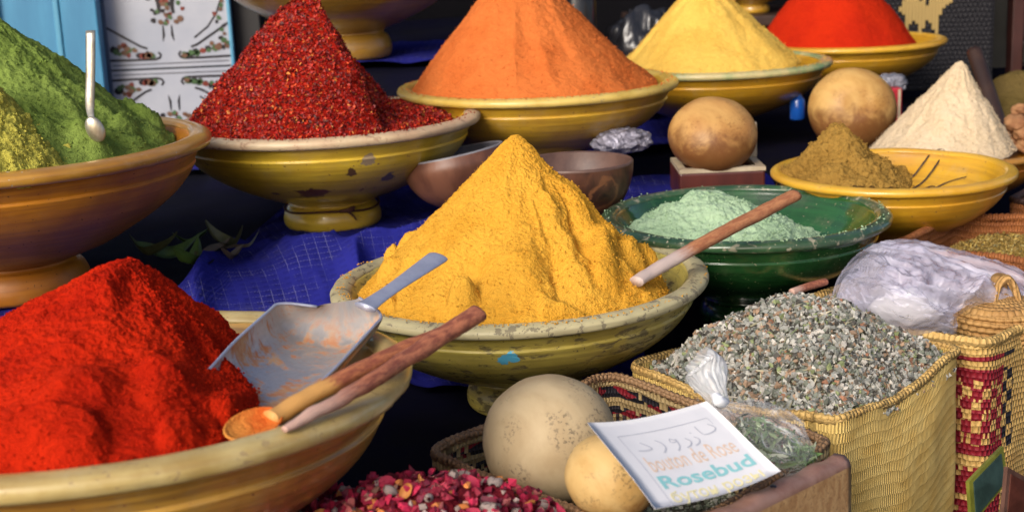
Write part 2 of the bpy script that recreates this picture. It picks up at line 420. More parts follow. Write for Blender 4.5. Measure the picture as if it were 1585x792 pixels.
def basket(label, corners, zr, zb, mat, mrim, rr=.025, sag=.0, bulge=.008, thick=.005, rimr=.0042, name='straw_basket', cat='basket', taper=.0, seed=0):
    cen = np.mean(np.array(corners), axis=0)
    t = thing(name, label, cat, (cen[0], cen[1], zb))
    P = rpoly(corners, rr); n = len(P); nx = np.roll(P, -1, 0); pv_ = np.roll(P, 1, 0)
    T = nx - pv_; T /= np.linalg.norm(T, axis=1)[:, None]; ar = np.cross(P - cen, T); sg = np.sign(ar.mean())
    N = np.stack([T[:, 1], -T[:, 0]], 1) * sg
    u = np.concatenate([[0], np.cumsum(np.linalg.norm(np.diff(P, axis=0), axis=1))])
    cd_ = np.min(np.linalg.norm(P[:, None] - np.array(corners)[None], axis=2), axis=1); mid = sm(rr * .7, rr + .09, cd_)
    z_top = zr - sag * mid + .003 * vn(np.stack([P[:, 0] * 25, P[:, 1] * 25, np.full(n, seed + .3)], 1))
    K = 22; V = []; UV = []
    for side in (0, 1):
        for j in range(K):
            h = j / (K - 1)
            off = bulge * math.sin(PI * min(1, h * 1.15)) * mid + .0025 * vn(np.stack([P[:, 0] * 30, P[:, 1] * 30, np.full(n, h * 6 + seed)], 1)) - thick * side - taper * h
            Q = P + N * off[:, None]; z = z_top + (zb + (.002 if side else 0) - z_top) * h
            V.append(np.stack([Q[:, 0] - cen[0], Q[:, 1] - cen[1], z - zb], 1)); UV.append(np.stack([u, z_top - z], 1))
    V = np.array(V); UV = np.array(UV)          # (2K, n, .)
    f = []
    for s_ in (0, 1):
        for j in range(K - 1):
            for i in range(n):
                a, b = (s_ * K + j) * n, (s_ * K + j + 1) * n; i2 = (i + 1) % n
                f.append((a + i, a + i2, b + i2, b + i) if (sg < 0) ^ (s_ == 0) else (a + i, b + i, b + i2, a + i2))
    f.append(tuple((K - 1) * n + i for i in range(n)))
    mk('woven_wall', V.reshape(-1, 3), f, mat, t, uv=UV.reshape(-1, 2))
    # plaited rim
    ns = 10; RV = []; RU = []
    per = 4
    ue = np.linspace(0, u[-1], n * per, endpoint=False); closed = np.concatenate([u, [u[-1] + np.linalg.norm(P[0] - P[-1])]])
    def it(arr): return np.interp(ue * closed[-1] / u[-1], closed, np.concatenate([arr, arr[:1]]))
    px, py, pz, nx_, ny_ = it(P[:, 0]), it(P[:, 1]), it(z_top), it(N[:, 0]), it(N[:, 1])
    for k in range(ns):
        a = 2 * PI * k / ns
        r_ = rimr * (1 + .16 * np.sin(ue / .0075 * 2 * PI + 2 * a))
        o_ = np.cos(a) * r_ - thick / 2
        RV.append(np.stack([px + nx_ * o_ - cen[0], py + ny_ * o_ - cen[1], pz + np.sin(a) * r_ * 1.2 - zb], 1)); RU.append(np.stack([ue, np.full_like(ue, k * .002)], 1))
    m_ = len(ue); f = [(k * m_ + i, k * m_ + (i + 1) % m_, ((k + 1) % ns) * m_ + (i + 1) % m_, ((k + 1) % ns) * m_ + i) for k in range(ns) for i in range(m_)]
    mk('rim', np.array(RV).reshape(-1, 3), f, mrim, t, uv=np.array(RU).reshape(-1, 2))
    return t

def ribbon(pts, wd, nrm, th=.0008):
    "flat strip following pts (k,3) with width wd lying on plane normal nrm -> verts, faces"
    p = np.array(pts, dtype=float); T = np.gradient(p, axis=0); T /= np.linalg.norm(T, axis=1)[:, None] + 1e-9
    nrm = np.array(nrm, dtype=float); S = np.cross(T, nrm); w_ = np.broadcast_to(np.array(wd, dtype=float), (len(p),))[:, None] / 2
    a, b = p + S * w_ + nrm * th, p - S * w_ + nrm * th
    V = np.concatenate([a, b]); k = len(p)
    return V, [(i, i + 1, k + i + 1, k + i) for i in range(k - 1)]

def join(parts):
    V = []; F = []; o = 0
    for p in parts:
        v, f = p[0], p[1]; V.append(np.asarray(v)); F += [tuple(i + o for i in q) for q in f]; o += len(v)
    return np.concatenate(V), F
# ================================================================== materials
TERRA = (.22, .09, .045); WORN = (.50, .40, .27)
G_YEL = glaze("glaze_yellow", (.74, .52, .045), (.58, .36, .025), (.36, .20, .02), TERRA, chip=.68, marks=[(-.006, -.152, .078, .020, (.16, .05, .015)), (.004, -.118, .056, .011, (.16, .05, .015)), (.076, -.192, .125, .010, (.34, .25, .15)), (.052, -.188, .110, .008, (.12, .06, .02)), (.10, -.15, .092, .012, (.13, .09, .04)), (-.06, -.14, .075, .006, (.14, .06, .02))])
G_OCH = glaze("glaze_ochre", (.64, .38, .03), (.48, .25, .018), (.24, .12, .02), TERRA, chip=.71, rough=.3)
G_GOLD = glaze("glaze_gold", (.62, .34, .02), (.52, .25, .015), (.28, .13, .02), (.18, .10, .04), chip=.72, rough=.25)
G_BROWN = glaze("glaze_brown", (.50, .19, .008), (.32, .105, .006), (.16, .05, .005), (.10, .05, .02), chip=.75, rough=.4, coat=.06, dusty=.08)
G_OLIVE = glaze("glaze_olive", (.56, .45, .09), (.38, .29, .055), (.14, .11, .035), (.075, .058, .033), chip=.52, chipst=2.6, chipw=.11, chipk=.8, rough=.35, coat=.3, vscale=.8, dusty=.4, marks=[(-.020, -.188, .110, .0075, (.10, .42, .62)), (-.012, -.189, .111, .0075, (.10, .42, .62))])
G_RED = glaze("glaze_tan_striped", (.52, .29, .05), (.36, .17, .03), (.18, .085, .025), TERRA, chip=.70, rough=.3, ringy=.7)
G_GREEN = glaze("glaze_green", (.022, .10, .025), (.008, .045, .012), (.012, .03, .012), (.30, .22, .13), chip=.72, rough=.12, coat=.8, dusty=.12)
R_WORN = glaze("rim_worn", (.60, .47, .29), (.50, .33, .20), (.40, .22, .14), (.32, .18, .12), chip=.58, vscale=1.8, chipk=.6, rough=.45, coat=.1, dusty=.5, ringy=.2)
R_YEL = glaze("rim_yellow", (.64, .46, .12), (.52, .34, .05), (.40, .27, .12), (.30, .22, .15), chip=.62, vscale=2, chipk=.6, rough=.35, coat=.3, ringy=.2)
R_GOLD = glaze("rim_gold", (.66, .38, .03), (.56, .28, .02), (.5, .3, .06), (.2, .11, .04), chip=.68, rough=.3, ringy=.2)
R_GREY = glaze("rim_grey_worn", (.50, .44, .24), (.36, .31, .18), (.20, .17, .11), (.15, .125, .085), chip=.55, vscale=1.6, chipk=.75, rough=.5, coat=.1, dusty=.5)
R_PALE = glaze("rim_pale_yellow", (.56, .44, .19), (.42, .29, .09), (.28, .17, .06), (.28, .19, .10), chip=.62, vscale=2, chipk=.6, rough=.3, coat=.4, dusty=.4)
R_BROWN = glaze("rim_brown", (.50, .26, .04), (.36, .16, .02), (.2, .10, .03), (.45, .33, .2), chip=.66, rough=.3)
R_GREEN = glaze("rim_green", (.035, .10, .04), (.02, .055, .025), (.10, .12, .07), (.36, .32, .23), chip=.58, vscale=1.5, chipk=.7, rough=.25, coat=.5, dusty=.45)
R_PATCH = glaze("rim_green_patch", (.56, .47, .22), (.16, .28, .12), (.4, .3, .12), (.30, .22, .15), chip=.62, vscale=2, chipk=.6, rough=.35, coat=.3)

S_TURM = powder("turmeric", (.70, .365, .044), (.63, .305, .030), (.50, .20, .014))
S_RED = powder("paprika", (.50, .020, .004), (.36, .011, .003), (.16, .004, .003))
S_ORG = powder("orange_spice", (.56, .150, .036), (.50, .118, .026), (.38, .085, .02), grain=300, bump=.35)
S_YEL = powder("yellow_spice", (.66, .42, .085), (.60, .36, .065), (.55, .30, .05), grain=260, bump=.25)
S_RED2 = powder("scarlet_spice", (.44, .020, .004), (.38, .015, .004), (.28, .01, .003), grain=240, bump=.2)
S_GRN = powder("green_spice", (.19, .26, .055), (.13, .19, .036), (.06, .08, .02), grain=260, bump=.5)
S_YGR = powder("yellow_green_spice", (.46, .42, .075), (.38, .34, .06), (.20, .17, .02), grain=330, bump=.6)
S_MINT = powder("mint_powder", (.36, .49, .32), (.30, .43, .26), (.18, .36, .18), grain=330, bump=.4)
S_TAN = powder("tan_spice", (.30, .175, .040), (.25, .14, .03), (.16, .08, .02), grain=300, bump=.5)
S_CREAM = powder("cream_powder", (.58, .46, .31), (.53, .41, .26), (.52, .38, .23), grain=260, bump=.25)
S_CHIL = powder("chilli_base", (.30, .012, .006), (.22, .008, .006), (.10, .004, .004))
S_SEED = powder("seed_base", (.30, .20, .05), (.22, .14, .035), (.1, .06, .02))
S_HERB = powder("herb_base", (.10, .09, .06), (.06, .055, .04), (.03, .03, .02))
S_PET = powder("petal_base", (.16, .012, .02), (.09, .008, .014), (.04, .004, .008))
V_BITS = vcol("loose_bits", .75); V_FLAKE = vcol("chilli_flakes", .5, spec=.3)

def cloth_mat(name, c1, c2, dust, lines=None, linec=(.55, .55, .62), dustk=.55):
    s = NT(name); g = s.geo()
    a = s.noise(g, 5, 5, .65); col = s.mix(s.ramp(a, .35, .7), c1, c2)
    d = s.noise(g, 11, 6, .75)
    col = s.mix(s.math('MULTIPLY', s.ramp(d, .52, .78), dustk), col, dust)
    sp = s.ramp(s.noise(g, 160, 2, .5), .71, .75); col = s.mix(s.math('MULTIPLY', sp, .5), col, dust)
    u = s.uv(); x = s.n("SeparateXYZ", 0, ins={0: u}); y = s.n("SeparateXYZ", 1, ins={0: u})
    wx = s.n("TexWave", 1, wave_type='BANDS', bands_direction='X', ins={"Vector": u, "Scale": 260}); wy = s.n("TexWave", 1, wave_type='BANDS', bands_direction='Y', ins={"Vector": u, "Scale": 260})
    if lines:
        def ln(p, q):
            fr = s.math('FRACT', s.math('DIVIDE', p, lines)); on = s.math('LESS_THAN', fr, .034)
            dash = s.math('GREATER_THAN', s.math('FRACT', s.math('DIVIDE', q, .0042)), .42)
            br = s.ramp(s.noise(g, 20, 3), .46, .66)
            return s.math('MULTIPLY', s.math('MULTIPLY', on, dash), br)
        l_ = s.math('MAXIMUM', ln(x, y), ln(y, x))
        col = s.mix(s.math('MULTIPLY', l_, .85), col, linec)
        fat = s.math('MAXIMUM', s.math('LESS_THAN', s.math('FRACT', s.math('DIVIDE', x, lines)), .5), s.math('LESS_THAN', s.math('FRACT', s.math('DIVIDE', y, lines)), .5))
        col = s.mix(s.math('MULTIPLY', fat, .22), col, tuple(v * 1.5 for v in c1))
    return s.set(col=col, rough=.95, spec=.04, nrm=s.bump(s.math('ADD', s.math('ADD', wx, wy), s.math('MULTIPLY', d, 3)), .35, .001))
CL_DARK = cloth_mat("shaded_navy_cloth", (.0045, .0045, .015), (.006, .006, .010), (.022, .020, .020), dustk=.2)  # navy cloth, blackened so its colour carries the shade between the bowls
CL_BLUE = cloth_mat("blue_checked_cloth", (.020, .022, .21), (.012, .012, .11), (.06, .058, .09), lines=.0145, linec=(.42, .42, .52), dustk=.6)
W_SPOON = wood("spoon_wood", (.46, .16, .065), (.26, .07, .035), (.05, .018, .012), tip=((.62, .32, .09), .66, .74))
W_STICK = wood("stick_wood", (.42, .15, .075), (.20, .055, .032), (.045, .018, .012), tip=((.54, .34, .27), .62, .92))
W_PALE = wood("turmeric_spoon_wood", (.48, .21, .09), (.34, .12, .05), (.10, .04, .025), tip=((.52, .41, .37), .66, .80))
W_BOARD = wood("board_wood", (.60, .36, .16), (.42, .22, .09), (.18, .08, .035), rough=.4)
DARKWOOD = plain("dark_wood", (.045, .022, .014), (.025, .012, .009), 14, .5, .3, stretch=(1, 1, .2))
ST_GOLD = straw("straw_gold", (.82, .58, .19), (.70, .45, .12), pu=.0030, pv=.011, rowk=.55)
ST_B = straw("straw_banded", (.44, .32, .15), (.34, .23, .10), 'bands', pu=.0050, pv=.0085)
ST_RIM = straw("straw_rim", (.62, .41, .14), (.48, .29, .09), pu=.0062, pv=.004)
ST_RIMB = straw("straw_rim_brown", (.34, .20, .10), (.24, .13, .065), pu=.0062, pv=.004)
ST_DARK = straw("straw_red_brown", (.34, .12, .035), (.22, .07, .02))
ST_C = straw("straw_red_block", (.62, .40, .13), (.46, .27, .08), (.503, .58, .482), pu=.0056, pv=.0066)
ST_COIL = straw("straw_coil", (.50, .29, .10), (.36, .19, .06), pu=.009, pv=.006)

# ================================================================== setting
mk("ground", [(-8, -3, -.62), (8, -3, -.62), (8, 9, -.62), (-8, 9, -.62)], [(0, 1, 2, 3)], plain("ground_dust", (.06, .05, .045), (.035, .03, .028), 3, .95, .3), smooth=False)['kind'] = 'structure'
def back_panel(name, c, s, mat): return box(name, c, s, mat, bv=.004)
wl = back_panel("back_wall", (0.1, 3.95, .35), (5.2, .08, 2.2), plain("back_wall_shade", (.006, .0055, .007), (.004, .004, .005), 3, .95, .3, spec=.05))  # stall shade put into the wall's near-black colour; the sun reaches it
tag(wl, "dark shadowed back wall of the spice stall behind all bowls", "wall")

def zc(x, y):
    x = np.asarray(x, float); y = np.asarray(y, float)
    y0 = np.interp(x, [-.9, -.62, -.3, 0, .3, .5, .75, .95], [1.38, 1.42, 1.58, 1.74, 1.83, 1.97, 2.36, 2.42])
    z = .099 * sm(0, .22, y - y0)
    z = z + .182 * sm(2.44, 2.56, y) * sm(.03, -.06, x) * sm(-.54, -.47, x)
    q = (x + .086) * .74 - (y - 1.203) * .67
    z = z - .15 * sm(-.035, .012, q)
    return z
def sheet(name, xs, ys, hf, mat):
    X, Y = np.meshgrid(xs, ys, indexing='ij'); V = np.stack([X.ravel(), Y.ravel(), hf(X.ravel(), Y.ravel())], 1)
    return mk(name, V, grid_faces(len(xs), len(ys)), mat, uv=V[:, :2] + .0)
def dark_h(x, y):
    p = np.stack([x, y, np.zeros_like(x)], 1)
    return zc(x, y) + .004 * fbm(p * 9, 3) - .006
tc = sheet("table_cloth", np.linspace(-1.5, 1.6, 190), np.linspace(.55, 3.9, 200), dark_h, CL_DARK)
tag(tc, "dark navy cloth covering the stepped stall table under the bowls", "cloth")
def blue_h(x, y):
    p = np.stack([x * 1.0 + y * .25, y * .55 - x * .2, np.zeros_like(x)], 1)
    amp = .35 + .65 * sm(-.62, -.3, x) * sm(.12, -.02, x)
    fold = (1 - sm(.15, .09, np.hypot(x + .266, y - 2.08))) * .046 * (1 - np.abs(vn(p * 10 + 4))) ** 2.5 + .012 * vn(p * 7)
    return zc(x, y) + .003 + amp * (1 - sm(.26, .10, np.hypot(x + .266, y - 2.08))) * fold * sm(1.36, 1.6, y) * (1 - .75 * sm(1.93, 2.03, y) * sm(-.5, -.4, x)) + .0028 * fbm(np.stack([x, y, 0 * x], 1) * 38, 3)
def grid_cloth(name, poly_x, y0f, y1f, nx, ny, label):
    xs = np.linspace(*poly_x, nx); t = np.linspace(0, 1, ny); X = np.repeat(xs[:, None], ny, 1); Y0 = y0f(xs)[:, None]; Y = Y0 + (y1f(xs)[:, None] - Y0) * t[None]
    V = np.stack([X.ravel(), Y.ravel(), blue_h(X.ravel(), Y.ravel())], 1)
    uv = np.stack([V[:, 0] * .94 + V[:, 1] * .34, -V[:, 0] * .34 + V[:, 1] * .94 + 1.2 * V[:, 2]], 1)
    o = mk(name, V, grid_faces(nx, ny), CL_BLUE, uv=uv); return tag(o, label, "cloth")
grid_cloth("checked_cloth", (-.95, .16), lambda x: 1.385 + .20 * sm(-.45, -.2, x) + .008 * np.sin(x * 14), lambda x: 1.70 + .72 * sm(-.42, -.33, x) + .02 * np.sin(x * 9), 300, 260, "bright blue cloth with white checked lines, rumpled under the chilli bowl")
xb = lambda: None
def far_cloth(x, y): return zc(x, y) + .010 + .006 * fbm(np.stack([x, y, 0 * x], 1) * 12, 3)
o = sheet("blue_cloth", np.linspace(.17, .42, 40), np.linspace(2.04, 2.30, 50), far_cloth, CL_BLUE); tag(o, "blue cloth showing behind the green bowl beside the round calabash", "cloth")
o = sheet("blue_cloth", np.linspace(-.62, .42, 100), np.linspace(2.60, 3.0, 60), far_cloth, CL_BLUE); tag(o, "blue cloth on the high back step behind the orange heap", "cloth")

# ---- background
BLUE = plain("blue_paint", (.055, .25, .42), (.035, .18, .33), 6, .45, .15, stretch=(2, 2, .4))
BLUE2 = plain("pale_blue_paint", (.12, .34, .50), (.08, .28, .43), 8, .4, .15, stretch=(2, 2, .3))
t = thing("blue_door", "light blue painted wooden door behind the green spice heap", "door", (-.985, 3.0, -.1))
box("panel", (.0, 0, .5), (.30, .03, 1.3), BLUE, t)
box("stile", (.117, -.022, .5), (.075, .03, 1.3), BLUE, t); box("stile", (-.060, -.020, .5), (.018, .02, 1.3), BLUE2, t); box("bead", (.072, -.022, .5), (.012, .034, 1.3), BLUE2, t)
TILE = plain("white_tile", (.40, .42, .48), (.33, .36, .43), 5, .22, .05, coat=.4)
INKS = [plain("ink_" + n, c, tuple(v * .7 for v in c), 30, .3, 0) for n, c in (("black", (.012, .010, .018)), ("red", (.20, .035, .025)), ("green", (.06, .13, .05)), ("brown", (.16, .08, .05)))]
t = thing("tile_panel", "white glazed tile panel painted with green, red and black vine motifs", "tiles", (-.705, 3.04, .155))
TW, TH_ = .256, .235
def arc(c, r, a0, a1, n=12, ry=None): return [(c[0] + r * math.cos(rad(a0 + (a1 - a0) * i / (n - 1))), 0, c[1] + (ry or r) * math.sin(rad(a0 + (a1 - a0) * i / (n - 1)))) for i in range(n)]
for row in (0, 1):
    z0 = .093 + (row - 1) * (TH_ + .003) ; z0 = .100 if row else .100 - TH_ - .004
    sgn = 1 if row else -1
    parts = {0: [], 1: [], 2: [], 3: []}
    rg = random.Random(5)
    def stroke(pts, wd, k=0): parts[k].append(ribbon([(p[0], -.0065 - .0004 * k, sgn * p[2]) for p in pts], np.array(wd) * 1.35, (0, -1, 0), .0002))
    def dot(x, z, r, k):
        n = 7; a0 = rg.random() * 6
        v = [(x + r * (1 + .3 * rg.uniform(-1, 1)) * math.cos(a0 + q * 2 * PI / n), -.0068 - .0003 * k, sgn * z + r * .9 * (1 + .3 * rg.uniform(-1, 1)) * math.sin(a0 + q * 2 * PI / n)) for q in range(n)]
        parts[k].append((v, [tuple(range(n))]))
    b = -TH_ / 2
    stroke([(-TW / 2 + .004, 0, b + .008), (TW / 2 - .004, 0, b + .009)], .0014)
    for s_ in (-1, 1):
        stroke([(s_ * x, 0, z) for x, z in ((.128, b + .019), (.075, b + .018), (.030, b + .018))] + [(s_ * .022, 0, b + .021), (s_ * .019, 0, b + .027), (s_ * .024, 0, b + .033)], .0036)
        stroke([(s_ * .128, 0, b + .088), (s_ * .096, 0, b + .068), (s_ * .060, 0, b + .046), (s_ * .046, 0, b + .041)], .0036)
        if s_ > 0: stroke([(.055, 0, b + .060), (.085, 0, b + .082), (.105, 0, b + .108), (.118, 0, b + .14)], .0028)
        stroke(arc((s_ * .050, b + .128), .036, 200 if s_ > 0 else -20, 110 if s_ > 0 else 70, ry=.045), [.005 + .006 * (i / 11) for i in range(12)])
        stroke([(s_ * .012, 0, b + .055), (s_ * .009, 0, b + .068), (s_ * .009, 0, b + .088)], [.001, .004, .002])
        for k in range(26):
            x = .030 + .094 * rg.random(); z = b + .024 + (x - .03) * rg.uniform(.06, .40)
            dot(s_ * x, z, rg.uniform(.0048, .0080), rg.choice([0, 0, 1, 2, 2, 3]))
    for k in range(22): dot(.106 + rg.uniform(-.010, .016), b + .04 + .0085 * k, rg.uniform(.004, .0065), rg.choice([0, 1, 2, 3]))
    for k in range(46): dot(rg.gauss(0, .015), b + .092 + .085 * rg.random(), rg.uniform(.004, .007), rg.choice([0, 0, 1, 2, 2, 3]))
    allp = [box_v((0, 0, 0), (TW, .012, TH_))]; mi = [0] * 6
    for k, p in parts.items():
        for pp_ in p: allp.append(([tuple(q) for q in np.asarray(pp_[0])], pp_[1])); mi += [k + 1] * len(pp_[1])
    v, f = join(allp); tl = mk("tile", v, f, [TILE] + INKS, t, smooth=False, loc=(0, 0, z0 + TH_ / 2)); tl.data.polygons.foreach_set("material_index", mi)
box("edging", (TW / 2 + .004, -.002, .1), (.008, .016, .48), BLUE2, t)
box("edging", (-TW / 2 - .010, -.006, .1), (.020, .02, .48), plain("grey_blue_edge", (.10, .14, .20), (.06, .09, .14), 8, .6), t)
tag(box("timber_post", (-.545, 3.1, .45), (.06, .06, 1.2), plain("black_post", (.012, .011, .012), (.02, .018, .018), 9, .6)), "black timber post right of the painted tile panel", "post")
tag(box("timber_post", (-1.19, 2.95, .45), (.06, .06, 1.2), DARKWOOD), "dark timber post at the left edge beside the blue door", "post")
v, f, uv = tube([(-.575, 3.05, -.05), (-.572, 3.05, .9)], [.0022, .0022], 8); tag(mk("hanging_wire", v, f, plain("wire_grey", (.10, .11, .12), (.07, .08, .09)), uv=uv), "thin grey wire hanging beside the tile panel", "wire")
t = thing("tin_canister", "black metal canister standing behind the orange heap", "canister", (.155, 2.92, .10))
BLK = plain("black_tin", (.012, .012, .015), (.02, .02, .024), 10, .28, .1, metal=.3, coat=.4)
v, f = lathe([(0, 0), (.036, 0), (.037, .004), (.037, .27), (.036, .274)], 48); mk("can", v, f, BLK, t)
v, f = lathe([(.0385, .272), (.0385, .292), (.036, .296), (0, .297)], 48); mk("lid", v, f, BLK, t)
PLB = plain("black_plastic", (.012, .012, .014), (.02, .02, .024), 18, .22, .5, coat=.3, bd=.006)
o = blob("plastic_bag", (.30, 2.98, .222), (.085, .08, .115), PLB, amp=.16, fr=2.4, seed=4); tag(o, "crumpled black plastic bag behind the pale yellow heap", "bag")

# woven black bag with yellow animals
t = thing("woven_bag", "black woven basket bag with straw coloured animal motif", "basket", (1.005, 3.42, .03))
WB = straw("black_weave", (.010, .009, .012), (.007, .006, .009), pu=.011, pv=.011)
bx = box("woven_wall", (0, 0, .24), (.30, .14, .50), WB, t, bv=.012)
me = bx.data; ul = me.uv_layers.new(name="UVMap")
for lp in me.loops: q = me.vertices[lp.vertex_index].co; ul.data[lp.index].uv = (q.x + q.y, q.z)
MOT = straw("straw_motif", (.62, .45, .17), (.48, .32, .11), pu=.006, pv=.02)
pat = ["............#.#..", "............####.", "....#......##.###", "..####....######.", ".#######.#######.", "##############...", ".############....", "..##########.....", "..##.###.###.....", "..#...##..##.....", "..#...#....#.....", "..#........#....."]
parts = []; cw, chh = .0078, .0112
for r, line in enumerate(pat):
    for c, ch in enumerate(line):
        if ch == '#': parts.append(box_v((-.075 + c * cw, -.0715, .312 - r * chh + (.004 if c % 2 else 0)), (cw * .86, .004, chh * 1.0)))
v, f = join(parts); mo = mk("woven_motif", v, f, MOT, t, smooth=False)
GW = plain("grey_wall_paint", (.075, .072, .062), (.055, .052, .046), 6, .8)
tag(box("wall_panel", (1.40, 3.75, .35), (.42, .05, 1.6), GW), "grey green painted wall panel at the far right", "panel")
tag(box("wooden_post", (1.255, 3.5, .35), (.028, .04, 1.4), plain("red_brown_paint", (.06, .018, .014), (.04, .012, .010), 8, .45)), "narrow red brown wooden post at the far right", "post")
tag(box("cupboard_door", (1.40, 3.62, .49), (.24, .03, .62), plain("brown_paint", (.045, .028, .022), (.03, .02, .016), 7, .5)), "dark brown cupboard door right of the red brown post", "door")
tag(box("shelf_board", (1.40, 3.45, .155), (.24, .2, .05), plain("pale_shelf", (.16, .16, .15), (.11, .11, .105), 7, .5)), "pale grey shelf board at the far right edge", "shelf")

tag(box('shelf_board', (.63, 3.66, .262), (.62, .36, .024), DARKWOOD), 'dark wooden shelf board under the small rear bowl', 'shelf')
box('bracket', (-.25, .1, -.15), (.03, .12, .28), DARKWOOD, bpy.data.objects['shelf_board.001'] if 'shelf_board.001' in bpy.data.objects else bpy.data.objects['shelf_board'])

# ================================================================== bowls and heaps (back to front)
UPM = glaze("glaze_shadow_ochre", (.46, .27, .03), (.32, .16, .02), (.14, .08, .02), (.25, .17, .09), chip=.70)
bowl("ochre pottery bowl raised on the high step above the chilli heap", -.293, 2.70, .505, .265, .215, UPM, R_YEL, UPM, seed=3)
bowl("small yellow bowl at the very back between the yellow and scarlet heaps", .63, 3.60, .375, .13, .10, G_OCH, R_YEL, G_OCH, seed=5)
bowl("gold glazed bowl holding the scarlet heap, farthest right at the back", .749, 3.117, .245, .212, .14, G_GOLD, R_GOLD, G_GOLD, seed=7)
heap("spice_heap", "smooth scarlet powder dome in the farthest gold bowl", .725, 3.117, .232, .172, .155, S_RED2, e=.5, pw=1.15, lumps=(.003, 14), grain=(.0006, 200), nth=200, nr=90, seed=2)
bowl("yellow bowl with green chipped rim holding the pale yellow heap", .399, 2.708, .254, .221, .145, G_GOLD, R_PATCH, G_GOLD, seed=9)
heap("spice_heap", "pale yellow powder cone in the green rimmed back bowl", .385, 2.70, .248, .172, .155, S_YEL, peak=(-.006, 0), e=.12, pw=.95, gully=(.004, 3.2, 2), lumps=(.004, 14), grain=(.0006, 220), nth=260, nr=110, seed=6)
bowl("ochre bowl with cream rim holding the orange heap", .054, 2.291, .277, .226, .152, G_OCH, R_YEL, G_OCH, seed=11)
heap("spice_heap", "bright orange powder cone in the ochre bowl at the back", .046, 2.285, .269, .193, .185, S_ORG, peak=(-.025, 0), e=.16, gully=(.0035, 3.0, 5), lumps=(.003, 16), grain=(.0007, 240), skirt=.035, nth=300, nr=130, seed=9)
CB = bowl("mustard yellow bowl with cord round its foot holding red chilli flakes", -.266, 2.092, .262, .229, .162, G_YEL, R_WORN, G_YEL, seed=13)
def ring_pts(R, z, n=40, dz=0): return [(R * math.cos(2 * PI * i / n), R * math.sin(2 * PI * i / n), z + dz * math.sin(2 * PI * i / n * 3)) for i in range(n + 1)]
CORD = plain("brown_cord", (.09, .03, .015), (.05, .018, .01), 40, .8)
rp = ring_pts(.0705, .030, 40, .002); v1, f1, _ = tube(rp, [.0016] * len(rp), 8, n=120)
kx, ky = .030, -.0655
v2, f2, _ = tube([(kx - .012, ky, .031), (kx, ky - .003, .033), (kx + .010, ky + .003, .036), (kx + .004, ky - .002, .030)], [.002, .0032, .0022, .0016], 8)
v3, f3, _ = tube([(kx, ky - .003, .032), (kx + .008, ky - .001, .024), (kx + .012, ky, .017)], [.0018, .0016, .001], 8)
v, f = join([(v1, f1), (v2, f2), (v3, f3)]); mk("cord", v, f, CORD, CB)
ch = heap("chilli_heap", "steep heap of coarse dark red chilli flakes in the mustard bowl", -.276, 2.088, .252, .197, .186, S_CHIL, peak=(-.006, .0), e=.13, planes=[(2, 1.7, .002)], skirt=.05, cuts=[(-66, .8, -.034, .0), (-48, -.5, .012, .15)], lumps=(.006, 22), grain=(.0015, 160), nth=300, nr=130, seed=12)
p_, n_ = surf_points(ch, 30000, 3, lambda c: np.where(c[:, 1] > .06, .15, 1.0))
bits("flakes", p_, n_, (.0010, .0028), [(.33, .008, .005), (.44, .020, .005), (.19, .005, .004), (.09, .003, .003), (.52, .055, .008), (.58, .20, .04)], [6, 5, 6, 5, 2.5, 1.0], V_FLAKE, ch, 4, 'flake', .25, .55, kind='stuff')

# left green bowl
bowl("big brown glazed bowl at the left edge holding green powders", -.618, 1.725, .296, .252, .188, G_BROWN, R_BROWN, G_BROWN, seed=17, foot=1.1)
heap("spice_heap", "dark olive green powder heap with a spoon in it", -.632, 1.735, .278, .218, .190, S_GRN, peak=(-.030, .03), e=.12, pw=.92, gully=(.005, 3.0, 9), lumps=(.0050, 28), grain=(.0012, 330), foot=.015, hills=[(.105, -.135, .024, .022), (.145, -.11, .02, .018), (.055, -.150, .02, .014), (.02, -.10, .05, -.022)], nth=330, nr=140, seed=21)
heap("spice_heap", "small yellowish green powder heap at the left edge", -.592, 1.580, .285, .105, .118, S_YGR, peak=(.0, .0), e=.12, lumps=(.007, 30), grain=(.0016, 190), foot=.008, nth=300, nr=110, seed=24)

# green bowl
bowl("dark green glazed bowl with chipped rim holding mint powder", .297, 1.765, .162, .182, .142, G_GREEN, R_GREEN, G_GREEN, seed=27, inner=.42)
heap("spice_heap", "pale mint green powder mound in the dark green bowl", .263, 1.768, .128, .138, .060, S_MINT, peak=(-.02, .01), e=.25, pw=.9, lumps=(.006, 26), grain=(.0012, 200), foot=.006, nth=260, nr=110, seed=30)

# tan bowl with drawn lines
TB = bowl("golden yellow bowl with brown drawn lines inside, right side", .540, 1.968, .172, .168, .128, G_GOLD, R_GOLD, G_BROWN, seed=33)
ink = []
def on_inner(u, v):
    "u across -1..1 towards the right, v 0..1 from the middle up the far inner wall"
    x = u * .12; y = .05 + v * .085; r = math.hypot(x, y) / .168
    z = np.interp(r, [.18, .38, .56, .70, .80, .862, .89], [.35, .42, .56, .69, .80, .90, .95]) * .128
    return (x, y, z + .0032)
for pts, wd in (([(.15, .55), (.45, .60), (.72, .80), (.86, 1.0), (.95, 1.12), (.93, .9), (.8, .62), (.55, .42), (.25, .38)], .0022),
                ([(-.55, 1.2), (-.62, 1.0), (-.50, .85), (-.35, .8)], .003), ([(-.4, 1.1), (-.2, 1.05), (-.05, .95)], .0022), ([(-.3, .85), (-.1, .82), (.1, .72)], .002), ([(-.1, .98), (.05, .9), (.12, .84)], .002),
                ([(.3, .2), (.55, .18), (.8, .15), (1.0, -.05)], .0022), ([(.5, .28), (.65, .26), (.7, .1)], .0022), ([(-.05, .35), (.15, .30), (.35, .2)], .002)):
    S = spline([on_inner(*p) for p in pts], 26); nm = Vector((0, -.6, .8)); ink.append(ribbon(S, wd, nm, .0003))
